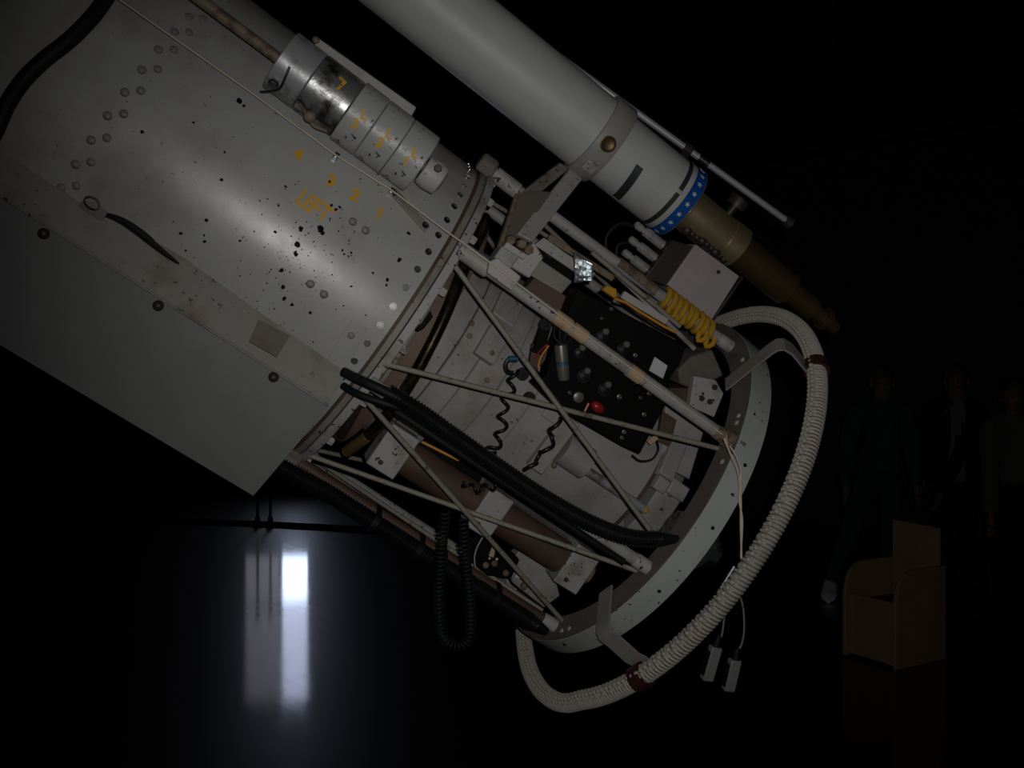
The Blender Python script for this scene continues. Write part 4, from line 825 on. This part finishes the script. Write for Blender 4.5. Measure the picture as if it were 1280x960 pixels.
# ------------------------------------------------------------------ visitors in the dark
def person(name, label, base, J, R, cloth, hair_len=.0, face=(0, -1, 0), extra=None):
    """J: joint -> (pos, radius, parent); cloth: list of (part name, material, joints, inflate)"""
    root = thing(name, label, 'person', base, tele=False)
    names = list(J); idx = {n: i for i, n in enumerate(names)}
    me = bpy.data.meshes.new('body'); me.from_pydata([tuple(np.array(J[n][0], float)) for n in names], [(idx[n], idx[J[n][2]]) for n in names if J[n][2]], [])
    tmp = bpy.data.objects.new('body', me); col.objects.link(tmp)
    tmp.modifiers.new('skin', 'SKIN').branch_smoothing = .5; s2 = tmp.modifiers.new('sub', 'SUBSURF'); s2.levels = 2; s2.render_levels = 2
    sv = me.skin_vertices[0].data
    for n in names:
        r = J[n][1]; sv[idx[n]].radius = (r, r) if not hasattr(r, '__len__') else r; sv[idx[n]].use_root = (n == 'pelvis')
    dg = bpy.context.evaluated_depsgraph_get(); dg.update()
    m2 = bpy.data.meshes.new_from_object(tmp.evaluated_get(dg)); bpy.data.objects.remove(tmp)
    vv = np.array([v.co for v in m2.vertices]); nn = np.array([v.normal for v in m2.vertices]); b0 = np.array(base, float)
    for v in m2.vertices: v.co = Vector(np.array(v.co)-b0)
    m2.materials.clear(); m2.materials.append(MATS['skin']); m2.shade_smooth(); m2.name = 'body'
    bo = bpy.data.objects.new('body', m2); col.objects.link(bo); bo.parent = root
    segs = [(n, np.array(J[n][0], float), np.array(J[J[n][2]][0], float)) for n in names if J[n][2]]
    D = []
    for n, a, c in segs:
        e = c-a; t = np.clip(((vv-a)@e)/(e@e+1e-9), 0, 1); D.append(np.linalg.norm(vv-(a+t[:, None]*e), axis=1)/(.02+np.mean(J[n][1])))
    own = np.argmin(np.array(D), axis=0)
    for pn, m, js, inf in cloth:
        js = set(js); keep = {i for i, k in enumerate(own) if segs[k][0] in js}
        fs = [list(p.vertices) for p in m2.polygons if any(q in keep for q in p.vertices)]
        if pn in ('shirt', 'top'):      # clean hem
            arm = {i for i, k in enumerate(own) if segs[k][0] in ('lelbow', 'relbow', 'lwrist', 'rwrist')}
            fs = [f_ for f_ in fs if any(q in arm for q in f_) or min(vv[q][2] for q in f_) > (.90 if m != 'white_cloth' else .80)]
        if not fs: continue
        us = sorted({q for f_ in fs for q in f_}); mp = {q: i for i, q in enumerate(us)}
        cm = bpy.data.meshes.new(pn); cm.from_pydata([tuple(vv[q]-b0+nn[q]*inf) for q in us], [], [[mp[q] for q in f_] for f_ in fs]); cm.materials.append(MATS[m]); cm.shade_smooth()
        co = bpy.data.objects.new(pn, cm); col.objects.link(co); co.parent = root
        so = co.modifiers.new('solid', 'SOLIDIFY'); so.thickness = .006
    hd = np.array(J['head'][0], float); fd = nrm(np.array(face, float)); sd = np.cross(fd, ez)
    b = MB(); b.ball(hd+np.array([0, 0, .045])-fd*.032, .094, 18, 12, (.95, .93, 1.0)); b.build('hair', 'hair', root)
    if hair_len: b = MB(); b.ball(hd-fd*.055-ez*hair_len*.4, .085, 14, 10, (.9, .6, 1+hair_len*5)); b.build('hair', 'hair', root)
    for s_ in (-1, 1):
        b = MB(); b.ball(hd+fd*.083+sd*.033*s_-ez*.005, .011); b.build('eye', 'eye', root)
        b = MB(); b.ball(hd+sd*.083*s_-ez*.015, .028, 10, 8, (.5, .7, 1.1)); b.build('ear', 'skin', root)
    b = MB(); b.lathe([(0, .008), (.035, .016), (.05, .012)], hd+fd*.083+ez*.002, nrm(fd*.35-ez), 8); b.build('nose', 'skin', root)
    b = MB(); b.ball(hd+fd*.079-ez*.058, .02, 10, 6, (.5, 1.2, .4)); b.build('mouth', 'red_cloth', root)
    return root
def hand(J, pre, wrist, d, side_, up):
    d = nrm(np.array(d, float)); side_ = nrm(np.array(side_, float)); up = np.array(up, float); w = np.array(wrist, float)
    J[pre+'palm'] = (w+d*.055, (.034, .018), pre+'wrist'); J[pre+'knk'] = (w+d*.085, (.036, .015), pre+'palm')
    for k, (o_, L) in enumerate(((-.030, .075), (-.010, .085), (.010, .08), (.030, .062))):
        a = w+d*.10+side_*o_; J[pre+'f%da' % k] = (a, .0105, pre+'knk'); J[pre+'f%db' % k] = (a+d*L*.5+up*.012, .009, pre+'f%da' % k); J[pre+'f%dc' % k] = (a+d*L*.8+up*.035, .008, pre+'f%db' % k)
    J[pre+'ta'] = (w+d*.045-side_*.045+up*.01, .012, pre+'palm'); J[pre+'tb'] = (w+d*.085-side_*.058+up*.022, .010, pre+'ta')
def biped(base, head_h, lean=(0, 0), feet=((-.1, 0), (.1, 0)), hands=(None, None), face=(0, -1, 0), twist=0):
    bx, by = base; h = head_h/1.75; J = {}; fd = nrm(np.array(face, float)); sd = np.cross(fd, ez)*-1.0
    def p(x, f_, z): q = np.array([bx, by, 0])+sd*x*h-(-fd)*f_*h; q[0] += lean[0]*z/1.5; q[1] += lean[1]*z/1.5; q[2] = z*h; return q
    J['pelvis'] = (p(0, 0, .95), (.155*h, .115*h), None); J['waist'] = (p(0, 0, 1.10), (.14*h, .105*h), 'pelvis'); J['chest'] = (p(0, .01, 1.30), (.165*h, .115*h), 'waist'); J['neckbase'] = (p(0, 0, 1.44), (.10*h, .08*h), 'chest')
    J['neck'] = (p(0, .01, 1.51), .055*h, 'neckbase'); J['chin'] = (p(0, .025, 1.56), .062*h, 'neck'); J['head'] = (p(0, .02, 1.64), (.080*h, .095*h), 'chin'); J['crown'] = (p(0, .0, 1.71), .065*h, 'head')
    for s_, pre, ft_, hd_ in ((-1, 'l', feet[0], hands[0]), (1, 'r', feet[1], hands[1])):
        J[pre+'sh'] = (p(.185*s_, 0, 1.41), .062*h, 'neckbase'); sh = J[pre+'sh'][0]
        wr = np.array(hd_) if hd_ is not None else p(.26*s_, .06, .86); el = (sh+wr)/2; dist = np.linalg.norm(wr-sh); bend = math.sqrt(max(.0, (.29*h)**2-(dist/2)**2)); el = el+nrm(np.array([0, 0, -.6])-fd*.8+sd*s_*.4)*bend
        J[pre+'elbow'] = (el, .043*h, pre+'sh'); J[pre+'wrist'] = (wr, .029*h, pre+'elbow'); hand(J, pre, wr, wr-el, fd if abs(nrm(wr-el).dot(fd)) < .8 else sd, np.cross(nrm(wr-el), fd)*.4)
        hip = p(.09*s_, 0, .90); J[pre+'hip'] = (hip, .088*h, 'pelvis'); an = np.array([bx+ft_[0], by+ft_[1], .09]); kn = (hip+an)/2+fd*.05; J[pre+'knee'] = (kn, .06*h, pre+'hip'); J[pre+'ankle'] = (an, .043*h, pre+'knee')
        fo = fd*.9+sd*s_*.25; J[pre+'foot'] = (an+nrm(fo)*.10-ez*.05, (.042, .034), pre+'ankle'); J[pre+'toe'] = (an+nrm(fo)*.18-ez*.058, (.036, .026), pre+'foot')
    return J
def shoes(root, J, m):
    for pre in 'lr':
        a, f_, t = [np.array(J[pre+k][0]) for k in ('ankle', 'foot', 'toe')]; d = nrm((t-a)*np.array([1, 1, 0])); sdv = np.cross(ez, d)
        b = MB(); c = (a+t)/2; c[2] = 0
        for q, wdt, hh in (): pass
        v = []; n = 12; prof = [(-.08, .04, .10), (-.045, .052, .15), (.02, .053, .15), (.08, .056, .10), (.16, .058, .075), (.22, .046, .055), (.245, .015, .03)]
        for l, wd_, hh in prof:
            for k in range(n):
                an = 2*math.pi*k/n; v.append(np.array([a[0], a[1], 0])+d*l+sdv*wd_*math.cos(an)+ez*(hh/2+hh/2*math.sin(an)))
        f = [(i*n+k, i*n+(k+1) % n, (i+1)*n+(k+1) % n, (i+1)*n+k) for i in range(len(prof)-1) for k in range(n)]+[tuple(range(n)), tuple(range(len(prof)*n-1, (len(prof)-1)*n-1, -1))]
        b.add(v, f); b.build('shoe', m, root)
UP = ['waist', 'chest', 'neckbase', 'lsh', 'rsh', 'lelbow', 'relbow']; LEG = ['lhip', 'rhip', 'lknee', 'rknee']
# visitor in a teal top, weight on a foot set out to the side
d1 = 7.25; x1 = (1095-640)/F*d1
J = biped((x1, d1), 1.72, lean=(.06, .05), feet=((-.35, -.02), (.12, .12)), face=(-.12, -.99, 0))
p = person('person', 'person in a dull teal top and dark jeans with white shoes, foot stepped outwards', (x1, d1, 0), J, None,
           [('shirt', 'teal_cloth', UP+['lwrist', 'rwrist', 'pelvis', 'lhip', 'rhip'], .022), ('trousers', 'jeans', LEG+['waist', 'lankle', 'rankle'], .012)], face=(-.12, -.99, 0))
shoes(p, J, 'shoe_white')
# visitor in a dark jacket over a white shirt
d2 = 7.75; x2 = (1195-640)/F*d2
J = biped((x2, d2), 1.74, feet=((-.10, 0), (.1, .05)), face=(-.3, -.95, 0), hands=(None, (x2-.19, d2-.17, .74)))
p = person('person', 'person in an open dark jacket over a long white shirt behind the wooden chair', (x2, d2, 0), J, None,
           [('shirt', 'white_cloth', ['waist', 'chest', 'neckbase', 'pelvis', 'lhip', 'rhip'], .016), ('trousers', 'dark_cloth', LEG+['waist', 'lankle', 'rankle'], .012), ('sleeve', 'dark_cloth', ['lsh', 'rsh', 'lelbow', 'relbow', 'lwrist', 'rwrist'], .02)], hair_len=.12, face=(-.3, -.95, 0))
shoes(p, J, 'dark_cloth')
fd = nrm(np.array([-.3, -.95, 0])); sd = np.cross(fd, ez)
for s_ in (-1, 1):      # jacket fronts hang open, leaving a strip of shirt
    b = MB(); v = []; rows = ((1.44, .05, .115), (1.30, .048, .165), (1.1, .055, .165), (.95, .04 if s_ < 0 else .07, .18), (.82, .05 if s_ < 0 else .12, .185)); f = []; n = 8
    for hh, a0, rad in rows:
        for k in range(n+1):
            th = (a0/rad)+(math.pi-a0/rad)*k/n; v.append(np.array([x2, d2, hh*1.74/1.75])+fd*math.cos(th)*(rad*.92)+sd*s_*math.sin(th)*(rad+.03))
    for i in range(len(rows)-1): f += [(i*(n+1)+k, i*(n+1)+k+1, (i+1)*(n+1)+k+1, (i+1)*(n+1)+k) for k in range(n)]
    b.add(v, f); o = b.build('jacket_front', 'dark_cloth', p); so = o.modifiers.new('solid', 'SOLIDIFY'); so.thickness = .01
# visitor at the frame edge in pale clothes reaching forward
d3 = 6.6; x3 = (1262-640)/F*d3
J = biped((x3, d3), 1.62, lean=(.03, 0), feet=((-.08, 0), (.12, .04)), face=(-.8, -.6, 0), hands=((x3-.20, d3-.14, .665+.06), None))
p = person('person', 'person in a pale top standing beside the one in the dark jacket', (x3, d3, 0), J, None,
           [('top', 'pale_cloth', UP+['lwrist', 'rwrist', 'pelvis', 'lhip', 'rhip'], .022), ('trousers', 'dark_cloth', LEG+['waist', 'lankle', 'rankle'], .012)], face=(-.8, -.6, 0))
shoes(p, J, 'dark_cloth')

for o in bpy.data.objects:
    if '_o' in o: del o['_o']
